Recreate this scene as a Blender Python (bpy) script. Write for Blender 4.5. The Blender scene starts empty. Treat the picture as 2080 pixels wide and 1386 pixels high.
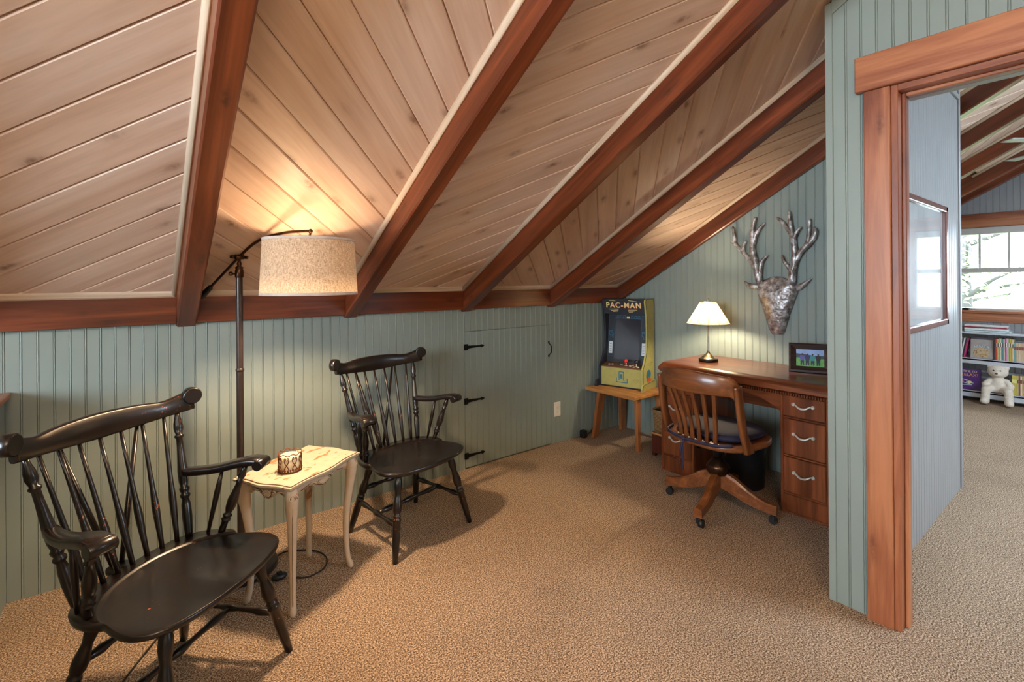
import bpy, bmesh, math, random
from mathutils import Vector, Matrix
random.seed(7)
SC = bpy.context.scene
COL = SC.collection
pi = math.pi

# ------------------------------------------------------------------ camera
CAM_H = 1.35
YAW, PIT, ROL = 0.6654, 0.0009, -0.0074
Fv = Vector((math.sin(YAW) * math.cos(PIT), math.cos(YAW) * math.cos(PIT), math.sin(PIT)))
Rv = Vector((math.cos(YAW), -math.sin(YAW), 0)); Uv = Rv.cross(Fv)
R2 = Rv * math.cos(ROL) + Uv * math.sin(ROL); U2 = -Rv * math.sin(ROL) + Uv * math.cos(ROL)
cam_d = bpy.data.cameras.new('camera'); cam = bpy.data.objects.new('camera', cam_d); COL.objects.link(cam)
M = Matrix.Identity(4)
for i in range(3):
    M[i][0], M[i][1], M[i][2] = R2[i], U2[i], -Fv[i]
M[2][3] = CAM_H
cam.matrix_world = M
cam_d.sensor_width = 36; cam_d.lens = 36 * 980.2 / 2080
cam_d.shift_y = (570.2 - 693) / 2080
cam_d.clip_start = 0.02; cam_d.clip_end = 200
SC.camera = cam

# ------------------------------------------------------------------ world, lights, exposure
SC.view_settings.view_transform = 'Standard'; SC.view_settings.look = 'None'
SC.view_settings.gamma = 1.0; SC.view_settings.use_curve_mapping = False
SC.view_settings.exposure = -0.12
SC.cycles.use_adaptive_sampling = True; SC.cycles.adaptive_threshold = 0.05; SC.cycles.use_light_tree = False; SC.cycles.max_bounces = 5; SC.cycles.diffuse_bounces = 4; SC.cycles.glossy_bounces = 3; SC.cycles.transmission_bounces = 4; SC.cycles.transparent_max_bounces = 8
SC.cycles.caustics_reflective = False; SC.cycles.caustics_refractive = False
wd = bpy.data.worlds.new('sky'); SC.world = wd; wd.use_nodes = True
wn = wd.node_tree.nodes; bg = wn['Background']
bg.inputs[0].default_value = (0.72, 0.86, 1.0, 1); bg.inputs[1].default_value = 20

def light(name, kind, loc, power, color, size=0.1, rot=None, sy=None, portal=False):
    d = bpy.data.lights.new(name, kind); o = bpy.data.objects.new(name, d); COL.objects.link(o)
    o.location = loc; d.color = color
    d.energy = power
    if kind == 'AREA':
        d.shape = 'RECTANGLE'; d.size = size; d.size_y = sy or size
        d.cycles.is_portal = portal
    elif kind == 'POINT':
        d.shadow_soft_size = size
    if rot: o.rotation_euler = rot
    return o
WARM = (1.0, 0.70, 0.42)
# daylight enters through the far and stair windows (portals only guide the sky sampling)
light('window_portal_far', 'AREA', (7.53, 0.90, 1.42), 1, (1, 1, 1), 0.90, (0, pi / 2, 0), 0.74, True)
light('window_portal_far_second', 'AREA', (7.53, 0.085, 1.42), 1, (1, 1, 1), 0.90, (0, pi / 2, 0), 0.74, True)
light('stair_window_daylight', 'AREA', (-3.22, 0.4, 1.65), 125, (0.78, 0.90, 1.0), 1.3, (0, -pi / 2, 0), 2.6)
light('far_room_cool_fill', 'AREA', (4.1, -2.05, 2.30), 200, (0.66, 0.83, 1.0), 1.8, (math.radians(30), 0, 0), 1.0)  # cool fill panel added below the closed roof to brighten the far-room floor
# warm fill light added behind the camera to brighten the whole loft
light('loft_warm_fill', 'POINT', (-0.3, -0.9, 2.45), 96, (1.0, 0.74, 0.48), 0.30)

# ------------------------------------------------------------------ mesh helpers
def tag(o, label=None, cat=None, group=None, kind=None):
    if label: o['label'] = label
    if cat: o['category'] = cat
    if group: o['group'] = group
    if kind: o['kind'] = kind
    return o
def empty(name, loc=(0, 0, 0), rz=0.0):
    o = bpy.data.objects.new(name, None); COL.objects.link(o)
    o.location = loc; o.rotation_euler = (0, 0, rz); o.empty_display_size = 0.05
    return o
def link_mesh(name, me, parent=None, loc=(0, 0, 0), mat=None):
    o = bpy.data.objects.new(name, me); COL.objects.link(o)
    if parent: o.parent = parent
    o.location = loc
    if mat and not me.materials: me.materials.append(mat)
    return o
def copy_tree(o, parent=None):
    c = o.copy(); COL.objects.link(c)
    if parent: c.parent = parent
    for ch in list(o.children): copy_tree(ch, c)
    return c

class MB:
    def __init__(s): s.v = []; s.f = []; s.m = []; s.sm = []; s.mats = []; s.cur = 0
    def mat(s, m):
        if m not in s.mats: s.mats.append(m)
        s.cur = s.mats.index(m); return s
    def add(s, vs, fs, smooth=False):
        b = len(s.v); s.v += [tuple(v) for v in vs]
        for f in fs: s.f.append([b + i for i in f]); s.m.append(s.cur); s.sm.append(smooth)
        return s
    def bm(s, bm, smooth=False):
        bm.verts.ensure_lookup_table(); bm.verts.index_update()
        return s.add([v.co[:] for v in bm.verts], [[v.index for v in f.verts] for f in bm.faces], smooth)
    def box(s, mn, mx, bev=0.0, seg=1, T=None):
        bm = bmesh.new(); bmesh.ops.create_cube(bm, size=1)
        c = [(a + b) / 2 for a, b in zip(mn, mx)]; d = [abs(b - a) for a, b in zip(mn, mx)]
        for v in bm.verts: v.co = Vector((v.co[0] * d[0] + c[0], v.co[1] * d[1] + c[1], v.co[2] * d[2] + c[2]))
        if bev > 0:
            bmesh.ops.bevel(bm, geom=bm.edges[:], offset=min(bev, min(d) * .49), segments=seg, affect='EDGES', profile=0.5)
        if T is not None: bm.transform(T)
        s.bm(bm, seg > 2); bm.free(); return s
    def tube(s, pts, rad, n=8, smooth=True, caps=True, flat=1.0, up=None):
        pts = [Vector(p) for p in pts]; k = len(pts)
        if not hasattr(rad, '__len__'): rad = [rad] * k
        tan = []
        for i in range(k):
            a = pts[max(i - 1, 0)]; b = pts[min(i + 1, k - 1)]; t = (b - a)
            tan.append(t.normalized() if t.length > 1e-9 else Vector((0, 0, 1)))
        ref = Vector(up) if up else (Vector((0, 0, 1)) if abs(tan[0].z) < .9 else Vector((1, 0, 0)))
        nx = tan[0].cross(ref)
        if nx.length < 1e-6: nx = tan[0].orthogonal()
        nx.normalize(); vs = []; fs = []
        for i in range(k):
            if up:
                q = tan[i].cross(Vector(up)); nx = q.normalized() if q.length > 1e-6 else nx
            else:
                nx = (nx - tan[i] * nx.dot(tan[i])); nx = nx.normalized() if nx.length > 1e-9 else tan[i].orthogonal().normalized()
            ny = nx.cross(tan[i])
            for j in range(n):
                a = 2 * pi * j / n
                vs.append(pts[i] + nx * (math.cos(a) * rad[i]) + ny * (math.sin(a) * rad[i] * flat))
        for i in range(k - 1):
            for j in range(n):
                a = i * n + j; b = i * n + (j + 1) % n
                fs.append([a, b, b + n, a + n])
        s.add(vs, fs, smooth)
        if caps:
            b = len(s.v) - k * n
            s.f.append([b + j for j in range(n)][::-1]); s.m.append(s.cur); s.sm.append(False)
            s.f.append([b + (k - 1) * n + j for j in range(n)]); s.m.append(s.cur); s.sm.append(False)
        return s
    def turned(s, p0, p1, prof, n=10):
        """lathe profile [(t, r)] between two points"""
        p0 = Vector(p0); p1 = Vector(p1)
        return s.tube([p0.lerp(p1, t) for t, r in prof], [r for t, r in prof], n)
    def lathe(s, prof, c=(0, 0, 0), n=24, smooth=True):
        vs = []; fs = []
        for r, z in prof:
            for j in range(n):
                a = 2 * pi * j / n; vs.append((c[0] + r * math.cos(a), c[1] + r * math.sin(a), c[2] + z))
        for i in range(len(prof) - 1):
            for j in range(n):
                a = i * n + j; b = i * n + (j + 1) % n; fs.append([a, b, b + n, a + n])
        s.add(vs, fs, smooth)
        b = len(s.v) - len(prof) * n
        for i, rev in ((0, True), (len(prof) - 1, False)):
            if prof[i][0] > 1e-5:
                l = [b + i * n + j for j in range(n)]
                s.f.append(l[::-1] if rev else l); s.m.append(s.cur); s.sm.append(False)
        return s
    def prism(s, poly, axis, a, b, smooth=False):
        """poly in the two other axes (cyclic order), extruded from a to b along axis"""
        n = len(poly); vs = []
        for h in (a, b):
            for p, q in poly:
                vs.append({'x': (h, p, q), 'y': (p, h, q), 'z': (p, q, h)}[axis])
        fs = [[i, (i + 1) % n, n + (i + 1) % n, n + i] for i in range(n)]
        s.add(vs, fs, smooth)
        s.add(vs[:n], [list(range(n))[::-1]]); s.add(vs[n:], [list(range(n))])
        return s
    def sphere(s, c, r, seg=12, rings=8, T=None):
        bm = bmesh.new(); bmesh.ops.create_uvsphere(bm, u_segments=seg, v_segments=rings, radius=1)
        rr = r if hasattr(r, '__len__') else (r, r, r)
        for v in bm.verts: v.co = Vector((v.co[0] * rr[0], v.co[1] * rr[1], v.co[2] * rr[2]))
        if T is not None: bm.transform(T)
        for v in bm.verts: v.co += Vector(c)
        s.bm(bm, True); bm.free(); return s
    def sweep(s, frames, smooth=True, closed_ends=True):
        """frames: list of rings, each a list of points of equal length"""
        n = len(frames[0]); vs = [p for fr in frames for p in fr]; fs = []
        for i in range(len(frames) - 1):
            for j in range(n):
                a = i * n + j; b = i * n + (j + 1) % n; fs.append([a, b, b + n, a + n])
        s.add(vs, fs, smooth)
        if closed_ends:
            s.add(frames[0], [list(range(n))[::-1]]); s.add(frames[-1], [list(range(n))])
        return s
    def mesh(s, name):
        me = bpy.data.meshes.new(name); me.from_pydata(s.v, [], s.f)
        for m in s.mats: me.materials.append(m)
        for p, mi, sm in zip(me.polygons, s.m, s.sm): p.material_index = mi; p.use_smooth = sm
        bm = bmesh.new(); bm.from_mesh(me); bmesh.ops.remove_doubles(bm, verts=bm.verts, dist=1e-6)
        bmesh.ops.recalc_face_normals(bm, faces=bm.faces); bm.to_mesh(me); bm.free()
        return me
    def build(s, name, mat=None, parent=None, loc=(0, 0, 0)):
        me = s.mesh(name)
        if mat and not s.mats: me.materials.append(mat)
        return link_mesh(name, me, parent, loc)

def rrect(w, h, r, n=3):
    out = []
    for cx, cy, a0 in ((w / 2 - r, h / 2 - r, 0), (-w / 2 + r, h / 2 - r, pi / 2), (-w / 2 + r, -h / 2 + r, pi), (w / 2 - r, -h / 2 + r, 1.5 * pi)):
        for i in range(n + 1):
            a = a0 + pi / 2 * i / n; out.append((cx + r * math.cos(a), cy + r * math.sin(a)))
    return out
def catmull(pts, sub=6):
    pts = [Vector(p) for p in pts]; out = []
    for i in range(len(pts) - 1):
        p0 = pts[max(i - 1, 0)]; p1 = pts[i]; p2 = pts[i + 1]; p3 = pts[min(i + 2, len(pts) - 1)]
        for k in range(sub):
            t = k / sub
            out.append(0.5 * ((2 * p1) + (p2 - p0) * t + (2 * p0 - 5 * p1 + 4 * p2 - p3) * t * t + (3 * p1 - p0 - 3 * p2 + p3) * t ** 3))
    out.append(pts[-1]); return out
def text_mesh(body, size, mat, parent, M4, name='lettering', extrude=0.0008, align='CENTER', shear=0, spacing=1.0, offset=0.0):
    cu = bpy.data.curves.new('txt', 'FONT'); cu.body = body; cu.size = size; cu.extrude = extrude
    cu.align_x = align; cu.align_y = 'CENTER'; cu.shear = shear; cu.space_character = spacing; cu.offset = offset
    t = bpy.data.objects.new('txt', cu); COL.objects.link(t)
    bpy.context.view_layer.update()
    me = bpy.data.meshes.new_from_object(t.evaluated_get(bpy.context.evaluated_depsgraph_get()))
    bpy.data.objects.remove(t); bpy.data.curves.remove(cu)
    me.materials.clear(); me.materials.append(mat)
    o = link_mesh(name, me, parent); o.matrix_local = M4
    return o

# ------------------------------------------------------------------ materials
def s2l(c):
    return tuple(((x / 255 / 12.92) if x / 255 <= .04045 else ((x / 255 + .055) / 1.055) ** 2.4) for x in c) + (1,)
class NT:
    def __init__(s, name):
        s.m = bpy.data.materials.new(name); s.m.use_nodes = True; s.t = s.m.node_tree; s.n = s.t.nodes
        s.b = s.n['Principled BSDF']
    def N(s, typ, **kw):
        n = s.n.new(typ)
        for k, v in kw.items():
            if k.startswith('i_'):
                key = k[2:]; key = int(key) if key.isdigit() else key
                n.inputs[key].default_value = v
            else: setattr(n, k, v)
        return n
    def L(s, a, b): s.t.links.new(a, b)
    def ramp(s, fac, stops, interp='LINEAR'):
        r = s.N('ShaderNodeValToRGB'); r.color_ramp.interpolation = interp; e = r.color_ramp.elements
        while len(e) > 1: e.remove(e[-1])
        e[0].position, e[0].color = stops[0][0], stops[0][1]
        for p, c in stops[1:]:
            q = e.new(p); q.color = c
        s.L(fac, r.inputs[0]); return r.outputs[0]
    def mix(s, fac, a, b, typ='MIX'):
        n = s.N('ShaderNodeMix', data_type='RGBA', blend_type=typ)
        for src, i in ((fac, 0), (a, 6), (b, 7)):
            if hasattr(src, 'links'): s.L(src, n.inputs[i])
            else: n.inputs[i].default_value = src
        return n.outputs[2]
    def bump(s, h, strength=.2, dist=.01):
        b = s.N('ShaderNodeBump'); b.inputs['Strength'].default_value = strength; b.inputs['Distance'].default_value = dist
        s.L(h, b.inputs['Height']); s.L(b.outputs[0], s.b.inputs['Normal'])
    def coords(s, scale=(1, 1, 1), rand=True, kind='Object'):
        tc = s.N('ShaderNodeTexCoord'); src = tc.outputs[kind]
        if rand:
            oi = s.N('ShaderNodeObjectInfo'); mu = s.N('ShaderNodeVectorMath', operation='SCALE')
            cb = s.N('ShaderNodeCombineXYZ'); 
            for i in range(3): s.L(oi.outputs['Random'], cb.inputs[i])
            s.L(cb.outputs[0], mu.inputs[0]); mu.inputs['Scale'].default_value = 37.0
            ad = s.N('ShaderNodeVectorMath', operation='ADD'); s.L(src, ad.inputs[0]); s.L(mu.outputs[0], ad.inputs[1]); src = ad.outputs[0]
        mp = s.N('ShaderNodeMapping'); mp.inputs['Scale'].default_value = scale; s.L(src, mp.inputs[0])
        return mp.outputs[0]
    def noise(s, vec, scale=5, detail=4, rough=.55, dist=0):
        n = s.N('ShaderNodeTexNoise'); n.inputs['Scale'].default_value = scale; n.inputs['Detail'].default_value = detail
        n.inputs['Roughness'].default_value = rough; n.inputs['Distortion'].default_value = dist
        s.L(vec, n.inputs['Vector']); return n.outputs['Fac']
    def set(s, **kw):
        for k, v in kw.items(): s.b.inputs[k.replace('_', ' ')].default_value = v
        return s
def plain(name, rgb, rough=.5, metal=0.0, spec=.5, coat=0.0, var=.06, vs=25):
    t = NT(name); v = t.coords((1, 1, 1)); n = t.noise(v, vs, 3)
    c = s2l(rgb); lo = tuple(x * (1 - var * 2) for x in c[:3]) + (1,); hi = tuple(min(1, x * (1 + var * 2)) for x in c[:3]) + (1,)
    t.L(t.ramp(n, [(.3, lo), (.7, hi)]), t.b.inputs['Base Color'])
    t.set(Roughness=rough, Metallic=metal); t.b.inputs['Specular IOR Level'].default_value = spec
    if coat: t.b.inputs['Coat Weight'].default_value = coat; t.b.inputs['Coat Roughness'].default_value = .12
    return t.m
def wood(name, dark, mid, light, rough=.4, gx=1.2, gy=22, knots=0.0, knot_rgb=(90, 55, 35), coat=0.0, axis='X', contrast=1.0, kscale=(2.6, 5.5, 5.5), rnd=.12, fine=.6, k2d=False):
    t = NT(name)
    ax = {'X': (gx, gy, gy), 'Y': (gy, gx, gy), 'Z': (gy, gy, gx)}[axis]
    v0 = t.coords((1, 1, 1)); v = t.N('ShaderNodeMapping'); v.inputs['Scale'].default_value = ax; t.L(v0, v.inputs[0]); v = v.outputs[0]
    big = t.noise(v, 1.0, 5, .6, .6); fine_n = t.noise(v, 5.0, 3, .6)
    col = t.ramp(big, [(.5 - .22 / contrast, s2l(dark)), (.5, s2l(mid)), (.5 + .2 / contrast, s2l(light))])
    finer = t.ramp(fine_n, [(.35, (.80, .80, .80, 1)), (.6, (1, 1, 1, 1))])
    col = t.mix(fine, col, finer, 'MULTIPLY')
    if knots:
        kv = t.N('ShaderNodeMapping'); sc = {'X': kscale, 'Y': (kscale[1], kscale[0], kscale[2]), 'Z': (kscale[1], kscale[1], kscale[0])}[axis]
        kv.inputs['Scale'].default_value = sc; src_ = v0
        if k2d:
            sp_ = t.N('ShaderNodeSeparateXYZ'); t.L(v0, sp_.inputs[0]); cb_ = t.N('ShaderNodeCombineXYZ'); ix = 'xyz'.index(k2d[0]); t.L(sp_.outputs[ix], cb_.inputs[0])
            if k2d[1] == 's':
                ad_ = t.N('ShaderNodeMath', operation='ADD'); t.L(sp_.outputs[1], ad_.inputs[0]); t.L(sp_.outputs[2], ad_.inputs[1]); t.L(ad_.outputs[0], cb_.inputs[1])
            else: t.L(sp_.outputs['xyz'.index(k2d[1])], cb_.inputs[1])
            src_ = cb_.outputs[0]; kv.inputs['Scale'].default_value = kscale
        t.L(src_, kv.inputs[0])
        vo = t.N('ShaderNodeTexVoronoi'); vo.voronoi_dimensions = '2D' if k2d else '3D'; vo.inputs['Scale'].default_value = 1.0; vo.inputs['Randomness'].default_value = 1.0
        t.L(kv.outputs[0], vo.inputs['Vector'])
        halo = t.ramp(vo.outputs['Distance'], [(.0, (1, 1, 1, 1)), (.10 * knots, (.75, .75, .75, 1)), (.24 * knots, (0.2, 0.2, 0.2, 1)), (.40 * knots, (0, 0, 0, 1))])
        kn = t.noise(v0, 40, 3, .6); kf = t.N('ShaderNodeMath', operation='MULTIPLY')
        if k2d:
            sx_ = t.N('ShaderNodeSeparateColor'); t.L(vo.outputs['Color'], sx_.inputs[0])
            gate = t.N('ShaderNodeMath', operation='MULTIPLY'); t.L(halo, gate.inputs[0]); t.L(t.ramp(sx_.outputs[0], [(.30, (0, 0, 0, 1)), (.55, (.6, .6, .6, 1)), (.95, (1, 1, 1, 1))]), gate.inputs[1]); halo = gate.outputs[0]
        t.L(halo, kf.inputs[0])
        kr = t.ramp(kn, [(.30, (.35, .35, .35, 1)), (.60, (1, 1, 1, 1))]); t.L(kr, kf.inputs[1])
        col = t.mix(kf.outputs[0], col, s2l(knot_rgb))
    if rnd:
        oi = t.N('ShaderNodeObjectInfo')
        rr = t.ramp(oi.outputs['Random'], [(0, (1 - rnd, 1 - rnd, 1 - rnd, 1)), (1, (1 + rnd * .4, 1 + rnd * .4, 1 + rnd * .4, 1))])
        col = t.mix(1.0, col, rr, 'MULTIPLY')
    t.L(col, t.b.inputs['Base Color']); t.set(Roughness=rough)
    if coat: t.b.inputs['Coat Weight'].default_value = coat; t.b.inputs['Coat Roughness'].default_value = .15

    return t.m

M_PAINT = plain('sage_paint', (132, 142, 135), .42, var=.015, vs=6)
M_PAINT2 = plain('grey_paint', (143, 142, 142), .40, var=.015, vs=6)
M_PAINTBACK = plain('sage_paint_backing', (108, 118, 110), .6, var=.02)
M_BEAM = wood('red_stained_fir', (66, 28, 11), (106, 47, 20), (140, 70, 36), .36, 1.0, 16, .5, (46, 18, 12), coat=.15, rnd=.10, k2d='xs', kscale=(2.2, 8, 8))
M_PLANK = wood('whitewashed_pine', (204, 170, 146), (222, 192, 170), (232, 208, 190), .46, .8, 12, .55, (122, 82, 54), rnd=.10, fine=.34, kscale=(3.1, 7.0, 7.0), k2d='xy')
M_QR = wood('pale_pine_trim', (196, 170, 140), (216, 194, 168), (228, 210, 188), .5, 1.0, 30, rnd=.05)
M_CASE_Z = wood('cedar_casing_upright', (122, 64, 38), (158, 92, 58), (184, 118, 78), .38, .7, 11, .6, (86, 40, 26), coat=.15, axis='Z', rnd=.05, contrast=1.9, k2d='zy', kscale=(2.4, 9, 9))
M_CASE_Y = wood('cedar_casing_level', (122, 64, 38), (158, 92, 58), (184, 118, 78), .38, .7, 11, .6, (86, 40, 26), coat=.15, axis='Y', rnd=.05, contrast=1.9, k2d='yz', kscale=(2.2, 8, 8))
M_DESK_Y = wood('walnut_veneer_level', (78, 36, 18), (112, 56, 30), (140, 76, 42), .30, 1.4, 20, coat=.35, axis='Y', rnd=.06)
M_DESK_Z = wood('walnut_veneer_upright', (80, 36, 18), (116, 58, 30), (148, 80, 44), .30, 1.4, 20, coat=.35, axis='Z', rnd=.06)
M_OAK_X = wood('golden_oak_x', (84, 44, 20), (120, 68, 34), (146, 88, 46), .34, 1.3, 22, coat=.3, axis='X', rnd=.05)
M_OAK_Y = wood('golden_oak_y', (84, 44, 20), (120, 68, 34), (146, 88, 46), .34, 1.3, 22, coat=.3, axis='Y', rnd=.05)
M_OAK_Z = wood('golden_oak_z', (78, 40, 18), (112, 62, 30), (138, 82, 44), .34, 1.3, 22, coat=.3, axis='Z', rnd=.05)
M_PINE_Y = wood('honey_pine_y', (150, 92, 44), (186, 126, 68), (206, 150, 92), .4, 1.2, 18, .4, (110, 62, 30), axis='Y', rnd=.05)
M_PINE_Z = wood('honey_pine_z', (128, 72, 36), (160, 98, 54), (184, 124, 76), .4, 1.2, 18, .3, (100, 56, 30), axis='Z', rnd=.05)
M_REDBOX = wood('mahogany_box', (60, 20, 12), (86, 32, 20), (108, 46, 28), .4, 1.3, 20, axis='Z')
M_IRON = plain('black_iron', (22, 21, 22), .45, .6)
M_BRONZE = plain('bronze_lamp_metal', (52, 42, 38), .28, .35, var=.1)
M_BRONZE2 = plain('aged_bronze_joint', (74, 52, 38), .34, .9, var=.15)
M_BLACKP = plain('black_plastic', (24, 24, 26), .45)
M_CORD = plain('dark_cord', (30, 24, 20), .6)
M_SILVER = plain('brushed_silver', (206, 200, 188), .32, .3, var=.08)
M_NICKEL = plain('antique_nickel', (150, 140, 122), .28, .9, var=.1)
M_WHITEP = plain('white_plastic', (222, 214, 200), .4)
M_WHITESH = plain('white_shelf_paint', (196, 198, 204), .4, var=.02)
M_FRAMEWH = plain('window_vinyl', (188, 182, 176), .4, var=.02)
M_NAVY = plain('navy_cushion_cloth', (26, 24, 48), .8, var=.18, vs=90)
M_NAVYT = plain('navy_tape', (34, 30, 58), .7)
M_CANDLE = plain('ivory_wax', (236, 222, 190), .5)
M_RUST = plain('rusty_copper', (112, 58, 28), .45, .5, var=.25, vs=80)
M_DARKWOOD = wood('dark_frame_wood', (38, 26, 22), (60, 42, 36), (84, 62, 54), .35, 1.2, 24, coat=.2)
M_FRAMERED = wood('reddish_frame_wood', (70, 28, 22), (98, 42, 32), (120, 58, 44), .3, 1.2, 24, coat=.4, axis='Z')

def mk_carpet():
    t = NT('beige_cut_pile'); v = t.coords((1, 1, 1), False)
    a = t.noise(v, 175, 3, .8); b = t.noise(v, 1.7, 3, .5, .4); c = t.noise(v, 90, 2, .6)
    col = t.ramp(a, [(.38, s2l((62, 49, 38))), (.5, s2l((150, 123, 99))), (.60, s2l((224, 200, 174)))])
    pat = t.ramp(b, [(.36, (.88, .88, .88, 1)), (.60, (1, 1, 1, 1))])
    col = t.mix(1.0, col, pat, 'MULTIPLY'); t.L(col, t.b.inputs['Base Color'])
    t.set(Roughness=.95); t.b.inputs['Specular IOR Level'].default_value = .1
    ad = t.N('ShaderNodeMath', operation='ADD'); t.L(a, ad.inputs[0]); t.L(c, ad.inputs[1])
    t.bump(ad.outputs[0], .3, .006); return t.m
M_CARPET = mk_carpet()
def mk_black():
    t = NT('worn_black_lacquer'); v = t.coords((1, 1, 1), False); n = t.noise(v, 9, 4)
    col = t.ramp(n, [(.35, s2l((15, 11, 9))), (.7, s2l((31, 21, 17)))])
    w = t.noise(v, 60, 4, .7); w2 = t.noise(v, 7, 2)
    f = t.N('ShaderNodeMath', operation='MULTIPLY'); t.L(t.ramp(w, [(.63, (0, 0, 0, 1)), (.66, (1, 1, 1, 1))]), f.inputs[0]); t.L(t.ramp(w2, [(.57, (0, 0, 0, 1)), (.63, (1, 1, 1, 1))]), f.inputs[1])
    col = t.mix(f.outputs[0], col, s2l((176, 92, 46))); t.L(col, t.b.inputs['Base Color'])
    t.set(Roughness=.30); t.b.inputs['Coat Weight'].default_value = .25; t.b.inputs['Coat Roughness'].default_value = .2
    return t.m
M_BLACK = mk_black()
def mk_cream(name, thr, base=(198, 184, 160)):
    t = NT(name); v = t.coords((1, 1, 1), False); m = t.N('ShaderNodeMapping'); m.inputs['Scale'].default_value = (1, 2.2, 1); t.L(v, m.inputs[0])
    w = t.noise(m.outputs[0], 11, 3, .55); n = t.noise(v, 30, 3)
    col = t.ramp(n, [(.3, s2l(tuple(int(x * .95) for x in base))), (.7, s2l(base))])
    f = t.ramp(w, [(thr, (0, 0, 0, 1)), (thr + .03, (1, 1, 1, 1))])
    col = t.mix(f, col, s2l((176, 120, 76))); t.L(col, t.b.inputs['Base Color']); t.set(Roughness=.5); return t.m
M_CREAMTOP = mk_cream('distressed_cream_top', .585)
M_CREAM = mk_cream('distressed_cream', .66, (206, 186, 160))
M_GLAZE = plain('brown_glaze', (104, 70, 46), .6)
def mk_shade(name, a, b, trans, wscale):
    t = NT(name); v = t.coords((1, 1, 1), False)
    m1 = t.N('ShaderNodeMapping'); m1.inputs['Scale'].default_value = (wscale, wscale, wscale * 6); t.L(v, m1.inputs[0])
    m2 = t.N('ShaderNodeMapping'); m2.inputs['Scale'].default_value = (wscale * 4, wscale * 4, wscale * .7); t.L(v, m2.inputs[0])
    n1 = t.noise(m1.outputs[0], 9, 2); n2 = t.noise(m2.outputs[0], 9, 2)
    mx = t.N('ShaderNodeMath', operation='MULTIPLY'); t.L(n1, mx.inputs[0]); t.L(n2, mx.inputs[1])
    col = t.ramp(mx.outputs[0], [(.14, s2l(a)), (.34, s2l(b))])
    d = t.N('ShaderNodeBsdfDiffuse'); tr = t.N('ShaderNodeBsdfTranslucent'); mix = t.N('ShaderNodeMixShader'); mix.inputs[0].default_value = trans
    t.L(col, d.inputs[0]); t.L(col, tr.inputs[0]); t.L(d.outputs[0], mix.inputs[1]); t.L(tr.outputs[0], mix.inputs[2])
    t.L(mix.outputs[0], t.n['Material Output'].inputs[0]); return t.m
M_LINEN = mk_shade('oatmeal_linen_shade', (140, 116, 92), (196, 172, 146), .07, 12)
M_LINENB = plain('linen_edge_tape', (190, 172, 158), .8)
M_RAFFIA = mk_shade('raffia_shade', (206, 180, 120), (246, 230, 190), .24, 16)
def emit(name, rgb, st):
    t = NT(name); t.b.inputs['Base Color'].default_value = s2l(rgb); t.b.inputs['Emission Color'].default_value = s2l(rgb); t.b.inputs['Emission Strength'].default_value = st
    return t.m
def mk_hammer():
    t = NT('hammered_steel'); v = t.coords((1, 1, 1), False)
    vo = t.N('ShaderNodeTexVoronoi', feature='SMOOTH_F1'); vo.inputs['Scale'].default_value = 70; t.L(v, vo.inputs['Vector'])
    n = t.noise(v, 26, 4, .6)
    col = t.ramp(n, [(.34, s2l((98, 82, 74))), (.5, s2l((146, 138, 134))), (.66, s2l((206, 204, 206)))])
    t.L(col, t.b.inputs['Base Color']); t.set(Metallic=.45, Roughness=.40); t.bump(vo.outputs['Distance'], .5, .006); return t.m
M_HAMMER = mk_hammer()
M_YEL = plain('mustard_laminate', (168, 162, 92), .45, var=.04)
M_SCREEN = plain('dark_screen_glass', (52, 52, 58), .12, var=.02)
M_CABBLK = plain('black_laminate', (34, 34, 42), .4)
M_INKBLU = plain('teal_ink', (36, 110, 140), .4)
M_INKYEL = plain('cream_yellow_ink', (236, 218, 150), .4)
M_INKRED = plain('red_orange_ink', (204, 82, 48), .4)
M_INKWHT = plain('white_ink', (206, 212, 214), .4)
M_REDBALL = plain('red_ball_plastic', (222, 44, 40), .3)
M_GREYKNOB = plain('grey_button', (186, 186, 186), .4)
def mk_glass():
    t = NT('window_glass'); g = t.N('ShaderNodeBsdfGlossy'); g.inputs['Roughness'].default_value = .0; tr = t.N('ShaderNodeBsdfTransparent')
    fr = t.N('ShaderNodeFresnel'); fr.inputs[0].default_value = 1.25; mx = t.N('ShaderNodeMixShader'); ge = t.N('ShaderNodeNewGeometry'); su = t.N('ShaderNodeMath', operation='SUBTRACT'); su.inputs[0].default_value = 1.0; t.L(ge.outputs['Backfacing'], su.inputs[1]); mu = t.N('ShaderNodeMath', operation='MULTIPLY'); t.L(fr.outputs[0], mu.inputs[0]); t.L(su.outputs[0], mu.inputs[1])
    t.L(mu.outputs[0], mx.inputs[0]); t.L(tr.outputs[0], mx.inputs[1]); t.L(g.outputs[0], mx.inputs[2]); t.L(mx.outputs[0], t.n['Material Output'].inputs[0]); return t.m
M_GLASS = mk_glass()
def mk_wicker():
    t = NT('woven_wicker'); v = t.coords((1, 1, 1), False); w = t.N('ShaderNodeTexWave'); w.inputs['Scale'].default_value = 30; w.bands_direction = 'Z'; w.inputs['Distortion'].default_value = 3
    t.L(v, w.inputs['Vector']); t.L(t.ramp(w.outputs['Fac'], [(.2, s2l((92, 62, 34))), (.7, s2l((164, 124, 76)))]), t.b.inputs['Base Color']); t.set(Roughness=.7); t.bump(w.outputs['Fac'], .6, .004); return t.m
M_WICKER = mk_wicker()
M_PLUSH = plain('cream_plush', (226, 212, 196), .95, var=.06, vs=120)

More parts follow.
